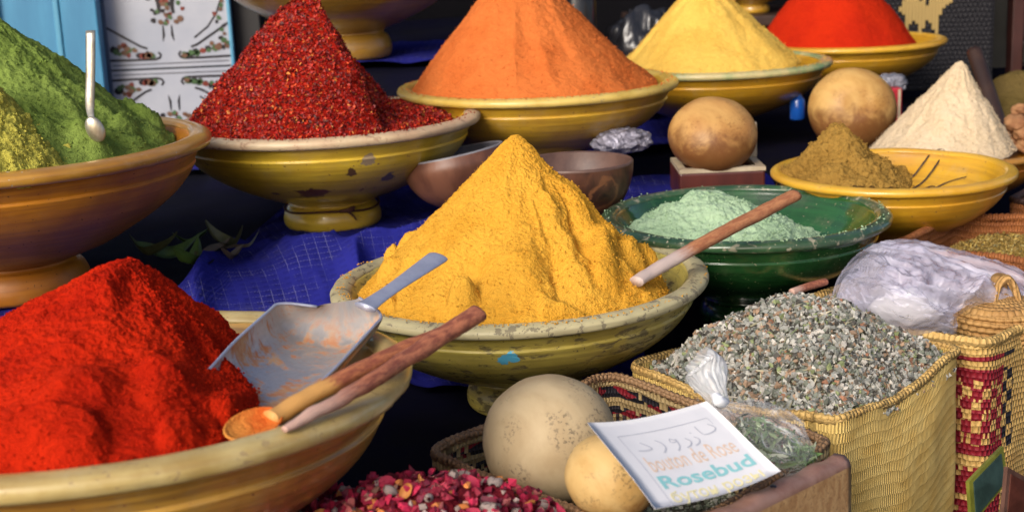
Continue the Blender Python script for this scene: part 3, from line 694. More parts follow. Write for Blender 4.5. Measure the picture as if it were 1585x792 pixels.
v, f = join(ink); mk("painted_mark", v, f, INKS[0], TB, smooth=False)
heap("spice_heap", "brownish tan powder heap at one side of the golden bowl", .472, 1.968, .160, .094, .076, S_TAN, peak=(-.012, .01), e=.14, pw=.85, lumps=(.008, 30), grain=(.0014, 190), foot=.006, nth=280, nr=110, seed=36)
bowl("brown glazed bowl under the cream cone at the right edge", .745, 2.318, .135, .142, .115, G_BROWN, R_BROWN, G_BROWN, seed=39)
heap("spice_heap", "cream coloured powder cone on the right", .715, 2.318, .132, .118, .146, S_CREAM, peak=(.030, 0), e=.05, pw=.95, planes=[(60, 1.9, .0)], lumps=(.003, 20), grain=(.0008, 200), gully=(.003, 3, 1), nth=260, nr=120, seed=41)

# turmeric, the middle
bowl("worn olive yellow bowl in the middle holding turmeric", .009, 1.541, .149, .2105, .150, G_OLIVE, R_GREY, G_OLIVE, seed=43, rot=(0, rad(-.8), 0))
heap("spice_heap", "tall golden turmeric cone in the middle of the photo", .006, 1.541, .138, .181, .166, S_TURM, peak=(.004, .012), e=.055, pw=.95, gully=(.004, 2.3, 3), lumps=(.0026, 22), grain=(.0007, 480), foot=.026, cuts=[(-84, .22, -.007, .25), (-62, .22, -.009, .18), (-40, .22, -.010, .20), (-18, .22, -.008, .2), (-73, -.14, .007, .3), (-51, -.14, .009, .25), (-29, -.14, .008, .3), (-5, -.4, .016, .3), (-108, .2, .008, .55), (-140, .2, .006, .5), (200, .2, .007, .4)],
     Rf=lambda th: np.interp(np.mod(th, 2 * PI), [0, PI / 4, PI / 2, .75 * PI, PI, 1.5 * PI, 1.8 * PI, 2 * PI], [.88, .70, .70, .84, .98, 1.01, .99, .88]), hills=[(-.01, -.140, .022, .007), (.035, -.125, .012, -.007), (.075, -.13, .02, .007), (-.05, -.125, .012, -.005)], nth=520, nr=230, seed=46)
# paprika, front left
bowl("wide tan yellow bowl at the lower left holding the red heap", -.337, 1.068, .198, .2525, .190, G_RED, R_PALE, G_RED, seed=51, rot=(rad(-3.2), 0, 0))
heap("spice_heap", "vivid red paprika heap filling the lower left", -.345, 1.078, .188, .218, .096, S_RED, peak=(.036, .045), e=.12, pw=.92, planes=[(10, .95, .000)], skirt=.045, gully=(.004, 2.6, 14), lumps=(.0032, 26), grain=(.0009, 460), foot=.014, cuts=[(-82, .6, -.013, .02), (-104, -.25, .006, .55), (-128, .25, .005, .4), (-58, .3, -.006, .5), (-120, .22, .009, .3), (-150, .2, .008, .3), (-30, .25, .010, .4)], Rf=lambda th: np.interp(np.mod(th, 2 * PI), [0, PI / 4, PI / 2, PI, 1.25 * PI, 1.5 * PI, 1.66 * PI, 1.8 * PI, 2 * PI], [.58, .72, .80, .80, .96, 1.08, 1.06, .84, .58]),
     hills=[(.055, -.155, .03, .014), (.10, -.13, .02, .010), (.12, -.08, .02, -.010)], nth=560, nr=250, seed=53, rot=(rad(-3.2), 0, 0))

def crumbs(h, n, size, mat, seed, low=.5):
    zz = [v.co.z for v in h.data.vertices]; z0, z1 = min(zz), max(zz)
    p, q = surf_points(h, n, seed, lambda c: np.exp(-(c[:, 2] - z0) / (z1 - z0) / low) + .25)
    rng = np.random.default_rng(seed); k = rng.pareto(2.5, n) + .35
    o = bits("crumbs", p, q, size, [(1, 1, 1)], [1], mat, h, seed, 'bud', .25, 1.0, kind='stuff'); return o
for o_ in list(bpy.data.objects):
    if o_.name.startswith("spice_heap"):
        mt = o_.data.materials[0]
        if mt.name in ("turmeric", "paprika"): crumbs(o_, 3200, (.0004, .0015), mt, 5)
        elif mt.name in ("green_spice", "yellow_green_spice", "tan_spice", "mint_powder"): crumbs(o_, 1500, (.0007, .0020), mt, 6)
        elif mt.name in ("orange_spice", "yellow_spice", "cream_powder"): crumbs(o_, 1800, (.0006, .0015), mt, 7)

def spilled(h, bx, by, zr, R, n, mt, seed, dirw=-90):
    rng = np.random.default_rng(seed); a = np.radians(rng.normal(dirw, 75, n)); r = R * rng.uniform(.925, .985, n)
    p = np.stack([bx + r * np.cos(a), by + r * np.sin(a), np.full(n, zr)], 1) - np.array(h.location)
    bits("spilled_grains", p, np.tile([[0, 0, 1.0]], (n, 1)), (.0005, .0017), [(1, 1, 1)], [1], mt, h, seed, 'bud', .3, .6, kind='stuff')
for o_ in list(bpy.data.objects):
    if o_.name.startswith(("spice_heap", "chilli_heap")):
        nm = o_.data.materials[0].name
        if nm == "turmeric": spilled(o_, .009, 1.541, .149, .2105, 420, o_.data.materials[0], 91)
        elif nm == "orange_spice": spilled(o_, .054, 2.291, .277, .226, 260, o_.data.materials[0], 92)
        elif nm == "mint_powder": spilled(o_, .297, 1.765, .162, .182, 160, o_.data.materials[0], 93)
        elif nm == "chilli_base": spilled(o_, -.266, 2.092, .262, .229, 240, o_.data.materials[0], 94)
        elif nm == "yellow_spice": spilled(o_, .399, 2.708, .254, .221, 160, o_.data.materials[0], 95)
# ================================================================== calabashes, wooden bowls, small things at the back
def gourd_mat(name, c1, c2, speck, sk=.5, rough=.35, low=None):
    s = NT(name); o = s.obj()
    a = s.noise(o, 16, 5, .6, .5); col = s.mix(s.ramp(a, .35, .68), c1, c2)
    sp = s.ramp(s.noise(o, 300, 3, .6), .52, .62); pt = s.ramp(s.noise(o, 22, 4, .6), .47, .62)
    col = s.mix(s.math('MULTIPLY', s.math('MULTIPLY', sp, pt), sk), col, speck)
    fine = s.noise(o, 90, 4, .65); col = s.mix(s.math('MULTIPLY', s.ramp(fine, .5, .72), .25), col, c2)
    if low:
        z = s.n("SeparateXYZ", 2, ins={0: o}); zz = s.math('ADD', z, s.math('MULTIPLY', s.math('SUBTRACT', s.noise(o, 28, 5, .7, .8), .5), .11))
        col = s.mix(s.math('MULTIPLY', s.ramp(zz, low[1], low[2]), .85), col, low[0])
    return s.set(col=col, rough=rough + .1, spec=.28, nrm=s.bump(s.math('ADD', fine, a), .12, .002))
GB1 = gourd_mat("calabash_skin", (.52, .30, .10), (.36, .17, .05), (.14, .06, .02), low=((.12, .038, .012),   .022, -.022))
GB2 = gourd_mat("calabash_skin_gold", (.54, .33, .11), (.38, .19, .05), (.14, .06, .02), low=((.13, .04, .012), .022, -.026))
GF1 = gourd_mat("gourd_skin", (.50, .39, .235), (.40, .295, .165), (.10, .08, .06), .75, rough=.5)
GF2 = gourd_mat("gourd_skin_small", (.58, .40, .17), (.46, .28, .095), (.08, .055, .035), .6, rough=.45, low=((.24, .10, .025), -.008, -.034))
q = spot(1103, 211, 2.10)
RB = plain("red_brown_wood", (.10, .022, .016), (.06, .014, .012), 20, .4, .2, stretch=(1, 1, .3))
t = thing("wooden_box", "small red brown wooden box with pale rim under a calabash", "box", (q.x + .008, q.y + .02, .118))
for (c, s_) in (((0, -.055, .022), (.125, .012, .044)), ((0, .055, .022), (.125, .012, .044)), ((-.0565, 0, .022), (.012, .098, .044)), ((.0565, 0, .022), (.012, .098, .044))): box("side_board", c, s_, RB, t)
box("base_board", (0, 0, .004), (.101, .098, .006), RB, t)
PALE_ED = plain("pale_edge", (.50, .42, .30), (.38, .30, .2), 30, .5)
mk("rim", *join([box_v((0, -.055, .047), (.126, .013, .006)), box_v((.0575, 0, .0468), (.011, .097, .006)), box_v((-.0575, 0, .0468), (.011, .097, .006))]), PALE_ED, t, smooth=False)
box("handle_tab", (.058, .028, .075), (.016, .008, .055), PALE_ED, t)
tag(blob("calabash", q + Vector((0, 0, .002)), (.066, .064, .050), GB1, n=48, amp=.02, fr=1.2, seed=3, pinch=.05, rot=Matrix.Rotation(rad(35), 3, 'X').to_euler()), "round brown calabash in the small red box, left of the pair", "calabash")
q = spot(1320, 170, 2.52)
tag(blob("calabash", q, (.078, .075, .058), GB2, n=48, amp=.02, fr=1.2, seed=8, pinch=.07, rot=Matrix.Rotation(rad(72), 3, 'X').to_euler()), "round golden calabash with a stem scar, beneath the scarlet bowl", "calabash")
WB1 = plain("wooden_bowl_pale", (.17, .070, .040), (.09, .034, .02), 26, .45, .2, stretch=(1, 1, .35))
WB2 = NT("wooden_bowl_dark")
o_ = WB2.obj(); kn = WB2.n("VectorMath", 1, operation='DISTANCE', ins={0: o_, 1: (.036, -.066, .050)}); kn = WB2.math('ADD', kn, WB2.math('MULTIPLY', WB2.noise(o_, 60, 4), .03))
rg_ = WB2.math('SINE', WB2.math('MULTIPLY', kn, 380)); c_ = WB2.mix(WB2.ramp(WB2.noise(WB2.scale(o_, (1, 1, .4)), 40, 5, .65), .35, .7), (.10, .036, .020), (.035, .013, .009))
c_ = WB2.mix(WB2.math('MULTIPLY', WB2.ramp(rg_, -.2, .9), WB2.ramp(kn, .062, .022)), c_, (.22, .085, .035)); c_ = WB2.mix(WB2.ramp(kn, .034, .018), c_, (.018, .008, .007))
WB2 = WB2.set(col=c_, rough=.42, coat=.15)
W_RIM = plain("wooden_bowl_rim", (.13, .072, .056), (.085, .045, .036), 30, .5)
def wbowl(label, q, R, H, mat, rimm, inm, rot=(0, 0, 0), close=1.0):
    t = thing("wooden_bowl", label, "bowl", q, rot)
    out = [(0, 0), (.30, .01), (.52, .10), (.74, .28), (.90, .52), (.985, .78), (1.0 * close, .97)]
    v, f = lathe([(r * R, z * H) for r, z in spline(out, 30)], 80, 2, .006); mk("body", v, f, mat, t)
    v, f = lathe([(r * R * close, z * H) for r, z in [(1.0, .96), (1.0, .99), (.985, 1.0), (.955, 1.0), (.94, .985)]], 80, 2, .006); mk("rim", v, f, rimm, t)
    inn = [(.94 * close, .985), (.90, .8), (.78, .5), (.55, .25), (.25, .14), (0, .12)]
    v, f = lathe([(r * R, z * H) for r, z in spline(inn, 26)], 80); mk("inside", v, f, inm, t)
    return t
q = spot(890, 252, 1.93)
wbowl("dark turned wooden bowl with a knot, right behind the turmeric", (q.x, q.y, q.z - .085), .079, .088, WB2, W_RIM, W_RIM)
q = spot(716, 250, 2.02)
wbowl("pale reddish wooden bowl tipped behind the turmeric, left side", (q.x, q.y + .01, q.z - .065), .078, .078, WB1, plain("grey_rim", (.20, .20, .22), (.15, .14, .16), 20, .5), plain("grey_in", (.10, .10, .13), (.07, .07, .09), 20, .6), rot=(rad(-4), rad(-10), 0), close=.93)

CLR = NT("clear_plastic"); 
nz = CLR.noise(CLR.obj(), 55, 4, .65, 1.0)
CLR.set(col=(.9, .9, .92), rough=.12, alpha=CLR.math('ADD', .10, CLR.math('MULTIPLY', CLR.ramp(nz, .52, .74), .5)), spec=.8, coat=1.0, nrm=CLR.bump(nz, .8, .006))
CLR = CLR.m
def foil(name, c):
    s = NT(name); a = s.noise(s.obj(), 70, 4, .6, 1.5); return s.set(col=c, rough=.18, metal=.5, nrm=s.bump(a, 1.0, .008))
q = spot(962, 218, 2.16)
tag(blob("foil_packet", q, (.042, .03, .020), foil("grey_foil", (.30, .29, .36)), n=40, amp=.18, fr=2.6, seed=12), "shiny crumpled grey plastic packet under the orange bowl", "packet")
q = spot(1234, 176, 2.62)
t = thing("glass_bottle", "small bright blue glass bottle left of the golden calabash", "bottle", (q.x, q.y, .150))
BG = plain("blue_glass", (.01, .09, .42), (.008, .06, .30), 20, .1, .1, coat=.8)
v, f = lathe([(0, 0), (.013, 0), (.014, .003), (.014, .034), (.011, .040), (.007, .044), (.007, .052)], 32); mk("bottle_body", v, f, BG, t)
v, f = lathe([(.008, .052), (.008, .060), (.007, .062), (0, .062)], 24); mk("cap", v, f, plain("white_cap", (.6, .62, .68), (.5, .52, .6), 20, .3), t)
q = spot(1380, 128, 2.72)
tag(blob("plastic_wrap", q, (.030, .02, .018), foil("grey_wrap", (.26, .26, .30)), n=30, amp=.2, fr=2.5, seed=15), "scrap of crumpled grey plastic above the golden calabash", "plastic")
q = spot(1381, 156, 2.70); o = box("small_carton", (q.x, q.y, q.z - .01), (.030, .03, .07), plain("red_card", (.40, .015, .03), (.32, .012, .025), 20, .4)); tag(o, "small red and white carton peeking out beside the golden calabash", "carton")
box("white_stripe", (.009, -.0155, .0), (.005, .002, .066), PALE_ED, o, bv=0)
# right edge things
a, b = spot(1508, 80, 2.60), spot(1568, 262, 2.42)
v, f, uv = tube([a, (a + b) / 2, b], [.014, .0145, .013], 12); tag(mk("wooden_pole", v, f, DARKWOOD, uv=uv), "dark wooden pole leaning behind the cream cone", "pole")
GING = plain("root_brown", (.34, .17, .07), (.22, .09, .035), 40, .8, .6)
for i, (px, py, r_) in enumerate([(1572, 190, .020), (1560, 205, .015), (1588, 205, .022), (1566, 222, .016), (1590, 225, .020), (1580, 170, .016)]):
    tag(blob("dried_root", spot(px, py, 2.36 + .02 * (i % 2)), (r_, r_ * .8, r_ * .7), GING, n=18, amp=.2, fr=2, seed=30 + i), "knobbly dried brown root piled at the right edge beside the cream cone", "root", "dried roots piled at the right edge")
heap("spice_heap", "dull ochre powder mound at the far right edge below the shelf", .965, 2.66, .13, .12, .085, powder("ochre_powder", (.13, .09, .03), (.10, .07, .02)), e=.4, nth=160, nr=70, seed=71)

# ================================================================== leaves in the shadow
LEAF = [plain("leaf_" + n, c, tuple(v * .55 for v in c), 40, .5, .3) for n, c in (("green", (.055, .11, .022)), ("olive", (.065, .070, .025)), ("brown", (.060, .045, .030)))]
def leaf(L, W, curl, fold, seed):
    nu, nv = 14, 7; V = []
    for i in range(nu):
        u = i / (nu - 1); w_ = W * math.sin(PI * min(1, u * .96 + .02)) ** .8 * (1 - .3 * u)
        for j in range(nv):
            s_ = (j / (nv - 1) - .5) * 2
            V.append(((u - .5) * L, s_ * w_, curl * L * (u - .5) ** 2 + abs(s_) * w_ * fold + .002 * math.sin(9 * u + seed)))
    V = np.array(V); return np.concatenate([V, V + (0, 0, .0008)]), grid_faces(nu, nv) + [tuple(q + nu * nv for q in f[::-1]) for f in grid_faces(nu, nv)]
rg = random.Random(11)
for i, (px, py, d, L, az, k, ds) in enumerate([(262, 390, 1.90, .085, 12, 0, "long green dried leaf lying flat, leftmost of the leaf cluster"), (300, 395, 1.84, .075, 80, 0, "green pod like leaf pointing at the viewer in the leaf cluster"), (238, 398, 1.88, .07, -12, 1, "dull olive leaf half hidden at the far left of the cluster"),
        (330, 388, 1.90, .06, 40, 2, "curled brown leaf in the middle of the cluster"), (352, 380, 1.92, .065, -30, 1, "olive curled leaf right of the green pod"), (378, 384, 1.90, .05, 15, 2, "small brown leaf at the right end of the cluster"), (322, 408, 1.84, .06, 120, 1, "broad olive leaf lying below the curled brown leaf"), (360, 404, 1.86, .045, 60, 2, "dark brown leaf scrap nearest the checked cloth"), (300, 372, 1.94, .05, 20, 0, "short green leaf on top of the cluster")]):
    v, f = leaf(L, L * .19, rg.uniform(.6, 2.2), rg.uniform(.2, .9), i)
    q = spot(px, py, d); z = float(zc(q.x, q.y)) + .016 + .004 * (i % 3)
    o = mk("dried_leaf", v, f, LEAF[k], loc=(q.x, q.y, z)); o.rotation_euler = (rg.uniform(-.5, .5), rg.uniform(-.3, .3), rad(az)); tag(o, ds, "leaf", "dried leaves lying in the shadow")

# ================================================================== spoons and scoop
METAL = plain("spoon_metal", (.55, .52, .44), (.40, .34, .24), 50, .32, .2, metal=.75, stretch=(1, 1, .4))
t = thing("metal_spoon", "metal spoon with flat handle standing in the dark green heap", "spoon", spot(146, 196, 1.63))
o0 = Vector(t.location)
blob('bowl_of_spoon', (.0035, -.010, -.002), (.0105, .0045, .0155), METAL, t, n=20, amp=.0, rot=Matrix.Rotation(rad(-22), 3, 'Y').to_euler())
hp = [spot(140, 48, 1.66) - o0, spot(140, 110, 1.65) - o0, spot(139, 160, 1.64) - o0, spot(141, 180, 1.632) - o0, spot(146, 192, 1.625) - o0]
v, f, uv = tube(hp, [.0058, .0056, .0056, .0040, .0036], 10, .30, up=(0, -1, .2), n=30); mk("handle", v, f, METAL, t, uv=uv)
# aluminium scoop
AL = NT("scoop_aluminium"); u_ = AL.uv(); ox = AL.n("SeparateXYZ", 0, ins={0: u_}); 
n1 = AL.noise(AL.scale(u_, (3.2, 2.4, 1)), 1.0, 6, .7, .8); n2 = AL.noise(AL.scale(u_, (30, 8, 1)), 1.0, 4, .7)
cen_ = AL.math('MULTIPLY', AL.ramp(ox, -.05, .15), AL.ramp(ox, .98, .74))
msk = AL.math('MULTIPLY', AL.ramp(AL.math('ADD', n1, AL.math('MULTIPLY', AL.math('SUBTRACT', n2, .5), .5)), .44, .58), cen_)
colm = AL.mix(AL.ramp(AL.noise(AL.scale(u_, (40, 40, 1)), 1.0, 3), .35, .7), (.42, .435, .49), (.35, .365, .42))
colm = AL.mix(AL.math('MULTIPLY', AL.ramp(ox, .55, .1), .5), colm, (.50, .42, .31))
dcol = AL.mix(AL.ramp(n2, .4, .65), (.55, .30, .12), (.46, .15, .035))
AL.set(col=AL.mix(AL.math('MULTIPLY', msk, .9), colm, dcol), metal=AL.math('SUBTRACT', .55, AL.math('MULTIPLY', msk, .55)), rough=AL.math('ADD', .42, AL.math('MULTIPLY', msk, .5)), nrm=AL.bump(n2, .08, .001)); AL = AL.m
ALH = plain("handle_aluminium", (.52, .54, .66), (.44, .46, .58), 60, .38, .1, metal=.5)
bk, tp = spot(521, 470, 1.225), spot(366, 622, 1.040)
wl_, wr_ = spot(405, 510, 1.148), spot(513, 560, 1.120)
t = thing("metal_scoop", "aluminium scoop dusted with orange powder leaning on the red heap", "scoop", bk)
ex = (tp - bk).normalized(); ew = (wr_ - wl_); ew = (ew - ex * ew.dot(ex)).normalized(); eu = ex.cross(ew); eu = eu if eu.z > 0 else -eu
L = (tp - bk).length; nu, nv = 40, 29; V = []; UV = []
for sd in (0, 1):
    for i in range(nu):
        u = i / (nu - 1)
        hw = .042 * (min(1, (u / .11 + .03) ** .36)) * (1 - .10 * sm(.5, 1, u)) ; dp = .030 * min(1, (u / .12) ** .6) * (1 - .55 * float(sm(.35, 1.0, u)))
        for j in range(nv):
            s_ = (j / (nv - 1) - .5) * 2
            uu = u * L - .020 * s_ * (1 - u) ** 2 + (1 - s_ * s_) * .012 * u - .018 * (u ** 3) * (-s_) * .8
            xw = hw * (math.sin(s_ * 1.35) / math.sin(1.35)); zz = -dp * (1 - abs(s_) ** 2.6)
            q = ex * (uu - .004) + ew * (xw * (1 + (.03 if sd else 0))) + eu * (zz - (.0018 if sd else 0)); V.append(tuple(q)); UV.append((u, j / (nv - 1)))
fs = grid_faces(nu, nv); fs = fs + [tuple(q + nu * nv for q in f_[::-1]) for f_ in fs]
edge = [i * nv for i in range(nu)] + [(nu - 1) * nv + j for j in range(1, nv)] + [i * nv + nv - 1 for i in range(nu - 2, -1, -1)]
fs += [(edge[i], edge[i + 1], edge[i + 1] + nu * nv, edge[i] + nu * nv) for i in range(len(edge) - 1)]
mk("pan", V, fs, AL, t, uv=UV)
rimp = [Vector(V[e]) for e in edge[::2]]; v, f, uv = tube(rimp, [.0013] * len(rimp), 6, n=len(rimp) * 3); mk("rolled_rim", v, f, ALH, t, uv=uv)
h0, h1 = spot(570, 472, 1.222) - bk, spot(679, 397, 1.345) - bk; hd = (h1 - h0).normalized()
v, f, uv = tube([h0 - hd * .006, h0 + hd * .010, h0 + (h1 - h0) * .35, h0 + (h1 - h0) * .75, h1 - hd * .003, h1 + hd * .001], [.0105, .0080, .0072, .0092, .0102, .0078], 16, .30, up=eu, n=36); mk("handle", v, f, ALH, t, uv=uv)

# wooden spoon and stick on the red bowl rim
a, b = spot(352, 672, .985), spot(705, 506, 1.13)
hd = (b - a).normalized()
t = thing("wooden_spoon", "wooden spoon tipped with orange powder across the red heap bowl", "spoon", a)
p = lambda px, py, d: spot(px, py, d) - a
v, f, uv = tube([p(700, 512, 1.135), p(640, 535, 1.105), p(560, 571, 1.06), p(480, 612, 1.02), p(435, 640, .998), p(418, 648, .990)], [.0085, .0088, .0085, .0082, .0080, .0085], 14, .72, n=44, wob=.0006); mk("handle", v, f, W_SPOON, t, uv=uv)
hc = p(392, 661, .982); ax = (p(425, 645, .992) - p(355, 678, .968)).normalized(); sd = ax.cross(Vector((0, -.45, .9))).normalized(); up_ = sd.cross(ax).normalized(); up_ = up_ if up_.z > 0 else -up_
V = []; nu, nv = 22, 24
prof = [(0, -.20), (.45, -.17), (.75, -.07), (.92, .02), (1.0, .10), (1.02, .15), (1.0, .19), (.95, .19), (.85, .10), (.6, .02), (.3, -.02), (0, -.03)]
S = spline(prof, nu)
for (r_, z_) in S:
    for j in range(nv):
        an = 2 * PI * j / nv; V.append(tuple(hc + ax * (math.cos(an) * r_ * .0225) + sd * (math.sin(an) * r_ * .0145) + up_ * (z_ * .022)))
SPB = powder("spoon_dusted_wood", (.60, .24, .05), (.50, .09, .015), grain=240, bump=.4, rough=.8)
mk("bowl_of_spoon", V, grid_faces(nu, nv, False) + [(i * nv + nv - 1, (i + 1) * nv + nv - 1, (i + 1) * nv, i * nv) for i in range(nu - 1)], SPB, t, uv=[(i / nu * .2, j / nv) for i in range(nu) for j in range(nv)])
v, f, uv = tube([spot(740, 485, 1.125), spot(690, 516, 1.098), spot(620, 561, 1.055), spot(540, 610, 1.005), spot(470, 648, .972), spot(440, 664, .958)], [.0090, .0088, .0074, .0064, .0050, .0026], 14, .8, n=56, wob=.0008, seed=4)
tag(mk("wooden_stick", v, f, W_STICK, uv=uv), "rough reddish wooden stick laid over the rim beside the spoon", "stick")
v, f, uv = tube([spot(1230, 302, 1.66), spot(1180, 328, 1.62), spot(1110, 364, 1.565), spot(1050, 398, 1.52), spot(1003, 424, 1.49), spot(985, 436, 1.475)], [.0098, .0100, .0096, .0088, .0085, .008], 12, .72, n=44, wob=.0006, seed=6)
tag(mk("wooden_spoon", v, f, W_PALE, uv=uv), "wooden spoon handle sticking out of the turmeric bowl over the green bowl", "spoon")

# ================================================================== baskets
cA = [(.289, 1.216), (.470, 1.418), (.290, 1.612), (.112, 1.409)]
basket("tall straw basket full of grey green dried buds", cA, .078, -.165, ST_GOLD, ST_RIM, sag=.010, bulge=.012, seed=1)
cenA = np.mean(np.array(cA), axis=0)
def rect_R(half_a, half_b, ang, pw=6):
    def f(th):
        c, s_ = np.abs(np.cos(th - ang)) / half_a, np.abs(np.sin(th - ang)) / half_b
        return 1 / (c ** pw + s_ ** pw) ** (1 / pw)
    return f
angA = math.atan2(1.418 - 1.216, .470 - .289)
hA = heap("dried_bud_heap", "heap of small grey green dried buds filling the tall straw basket", cenA[0], cenA[1], .060, 1.0, .078, S_HERB, e=.35, pw=1.15, lumps=(.006, 20), grain=(.002, 120), Rf=rect_R(.129, .126, angA), nth=220, nr=90, seed=61, cat="herb heap")
p_, n_ = surf_points(hA, 17000, 6)
bits("dried_buds", p_, n_, (.0014, .0047), [(.37, .36, .32), (.25, .255, .23), (.16, .175, .14), (.50, .47, .42), (.30, .20, .13), (.07, .065, .055), (.23, .27, .12), (.30, .14, .08)], [5, 6, 4, 2.5, 3, 3, .8, .5], V_BITS, hA, 7, 'bud', .45, 1.6, kind='stuff')
cB = [(-.088, 1.203), (.105, .992), (.281, 1.184), (.094, 1.399)]
basket("low straw basket with red and black woven bands holding two gourds", cB, .075, -.165, ST_B, ST_RIMB, sag=.004, bulge=.004, seed=2)
cenB = np.mean(np.array(cB), axis=0)
hB = heap("dried_herb_bed", "bed of grey green crumbled herbs under the two front gourds", cenB[0], cenB[1], -.005, 1.0, .012, S_HERB, e=.4, grain=(.002, 120), Rf=rect_R(.130, .130, math.atan2(.992 - 1.203, .105 + .088)), nth=160, nr=60, seed=62, cat="herb bed")
p_, n_ = surf_points(hB, 4000, 8)
bits("herb_crumbs", p_, n_, (.0016, .004), [(.34, .33, .26), (.22, .24, .16), (.14, .16, .10), (.40, .37, .30)], [4, 5, 4, 2], V_BITS, hB, 9, 'bud', .35, .9, kind='stuff')
cC = [(.500, 1.800), (.690, 1.610), (.492, 1.424), (.315, 1.600)]
basket("straw basket with red and black woven block at the right edge", cC, .080, -.20, ST_C, ST_RIM, sag=.006, bulge=.003, seed=3, rimr=.005)
cenC = np.mean(np.array(cC), axis=0)
p_, n_ = surf_points(hA, 1500, 16)
bits("stems", p_, n_, (.003, .0075), [(.42, .38, .26), (.28, .26, .16), (.50, .46, .38), (.16, .20, .10)], [3, 3, 1, 2], V_BITS, hA, 17, 'leaf', .45, .6, aspect=(.5, .9), kind='stuff')
hC = heap("herb_heap", "dark green dried herbs filling the basket at the right edge", cenC[0], cenC[1], .052, 1.0, .022, powder("dark_green_herb", (.04, .055, .025), (.03, .035, .02)), e=.4, lumps=(.005, 30), grain=(.002, 120), Rf=rect_R(.122, .125, math.atan2(1.610 - 1.800, .690 - .500)), nth=160, nr=60, seed=63, cat="herb heap")
p_, n_ = surf_points(hC, 2600, 11)
bits("herb_leaves", p_, n_, (.003, .008), [(.055, .075, .03), (.035, .05, .025), (.10, .10, .06)], [4, 4, 1], V_BITS, hC, 12, 'leaf', .4, .7, aspect=(.8, 1.6), kind='stuff')
cD = [(.475, 1.745), (.613, 1.925), (.86, 1.80), (.70, 1.60)]
basket("red brown wicker tray of yellowish seeds at the right", cD, .108, -.16, ST_DARK, ST_DARK, rr=.03, sag=.0, bulge=.002, name='wicker_tray', cat='tray', seed=4, rimr=.005)
cenD = np.mean(np.array(cD), axis=0)
hD = heap("seed_heap", "heap of yellow brown seeds in the red brown wicker tray", cenD[0] + .01, cenD[1] - .006, .082, 1.0, .020, S_SEED, e=.5, grain=(.0014, 160), Rf=rect_R(.108, .118, math.atan2(.18, .138)), nth=180, nr=80, seed=64, cat="seed heap")
p_, n_ = surf_points(hD, 6500, 13)
bits("seeds", p_, n_, (.0016, .0034), [(.38, .26, .06), (.30, .19, .045), (.20, .13, .03), (.46, .36, .13), (.14, .12, .05)], [5, 5, 3, 2, 2], V_BITS, hD, 14, 'leaf', .4, .6, aspect=(1.5, 2.6), kind='stuff')
cE = [(.70, 1.965), (.80, 2.10), (1.05, 1.95), (.92, 1.80)]
basket("dark wicker tray of green herbs at the right edge behind the seeds", cE, .115, -.12, ST_DARK, plain("dark_wicker_rim", (.05, .02, .013), (.03, .012, .01), 60, .6), rr=.03, name='wicker_tray', cat='tray', seed=5)
hE = heap("herb_heap", "dark green herbs in the dark tray at the right edge behind the seeds", .868, 1.953, .095, 1.0, .02, powder("shadow_herb", (.05, .075, .035), (.03, .045, .02)), e=.4, grain=(.002, 120), lumps=(.006, 30), Rf=rect_R(.08, .13, math.atan2(.135, .1)), nth=120, nr=50, seed=65, cat="herb heap")
# coiled small basket
q = spot(1545, 500, 1.60)
t = thing("coiled_basket", "small coiled wicker basket with knob standing on the green herbs", "basket", (q.x, q.y, q.z - .034))
prof = []
for i in range(9):
    z = i / 8; r_ = .036 + .018 * math.sin(z * 2.3); 
    for k in range(6): a_ = -PI / 2 + PI * k / 5; prof.append((r_ + .0028 * math.cos(a_), z * .052 + .0032 * math.sin(a_)))
v, f = lathe(prof, 70); vv = np.asarray(v); th_ = np.arctan2(vv[:, 1], vv[:, 0]); vv[:, :2] *= (1 + .022 * np.sin(th_ * 34 + vv[:, 2] * 400))[:, None]
mk("coil_wall", vv, f, ST_COIL, t, uv=np.stack([th_ * .05, vv[:, 2]], 1))
prof = [(.050, .052), (.044, .060), (.034, .063), (.024, .066), (.014, .067), (.010, .070), (.0085, .078), (.010, .086), (.006, .091), (0, .092)]
v, f = lathe(spline(prof, 30), 50); vv = np.asarray(v); th_ = np.arctan2(vv[:, 1], vv[:, 0]); mk("lid", vv, f, ST_COIL, t, uv=np.stack([th_ * .05, np.hypot(vv[:, 0], vv[:, 1])], 1))
v, f, uv = tube([(-.012, -.018, .064), (-.006, -.012, .080), (.004, -.010, .088), (.012, -.012, .078), (.016, -.018, .064)], [.004, .0045, .005, .0045, .004], 10); mk("knob_twist", v, f, ST_COIL, t, uv=uv * .05)

# ================================================================== gourds, board, card, bags
q = spot(851, 681, 1.235); tag(blob("gourd", q, (.0585, .058, .0575), GF1, n=64, amp=.022, fr=1.2, seed=5, rot=Matrix.Rotation(rad(-15), 3, 'Y').to_euler()), "large pale speckled gourd in the front basket", "gourd")
q = spot(945, 738, 1.130); tag(blob("gourd", q, (.0375, .036, .034), GF2, n=56, amp=.03, fr=1.2, seed=9, rot=Matrix.Rotation(rad(20), 3, 'Y').to_euler()), "small yellow brown gourd partly under the paper card", "gourd")
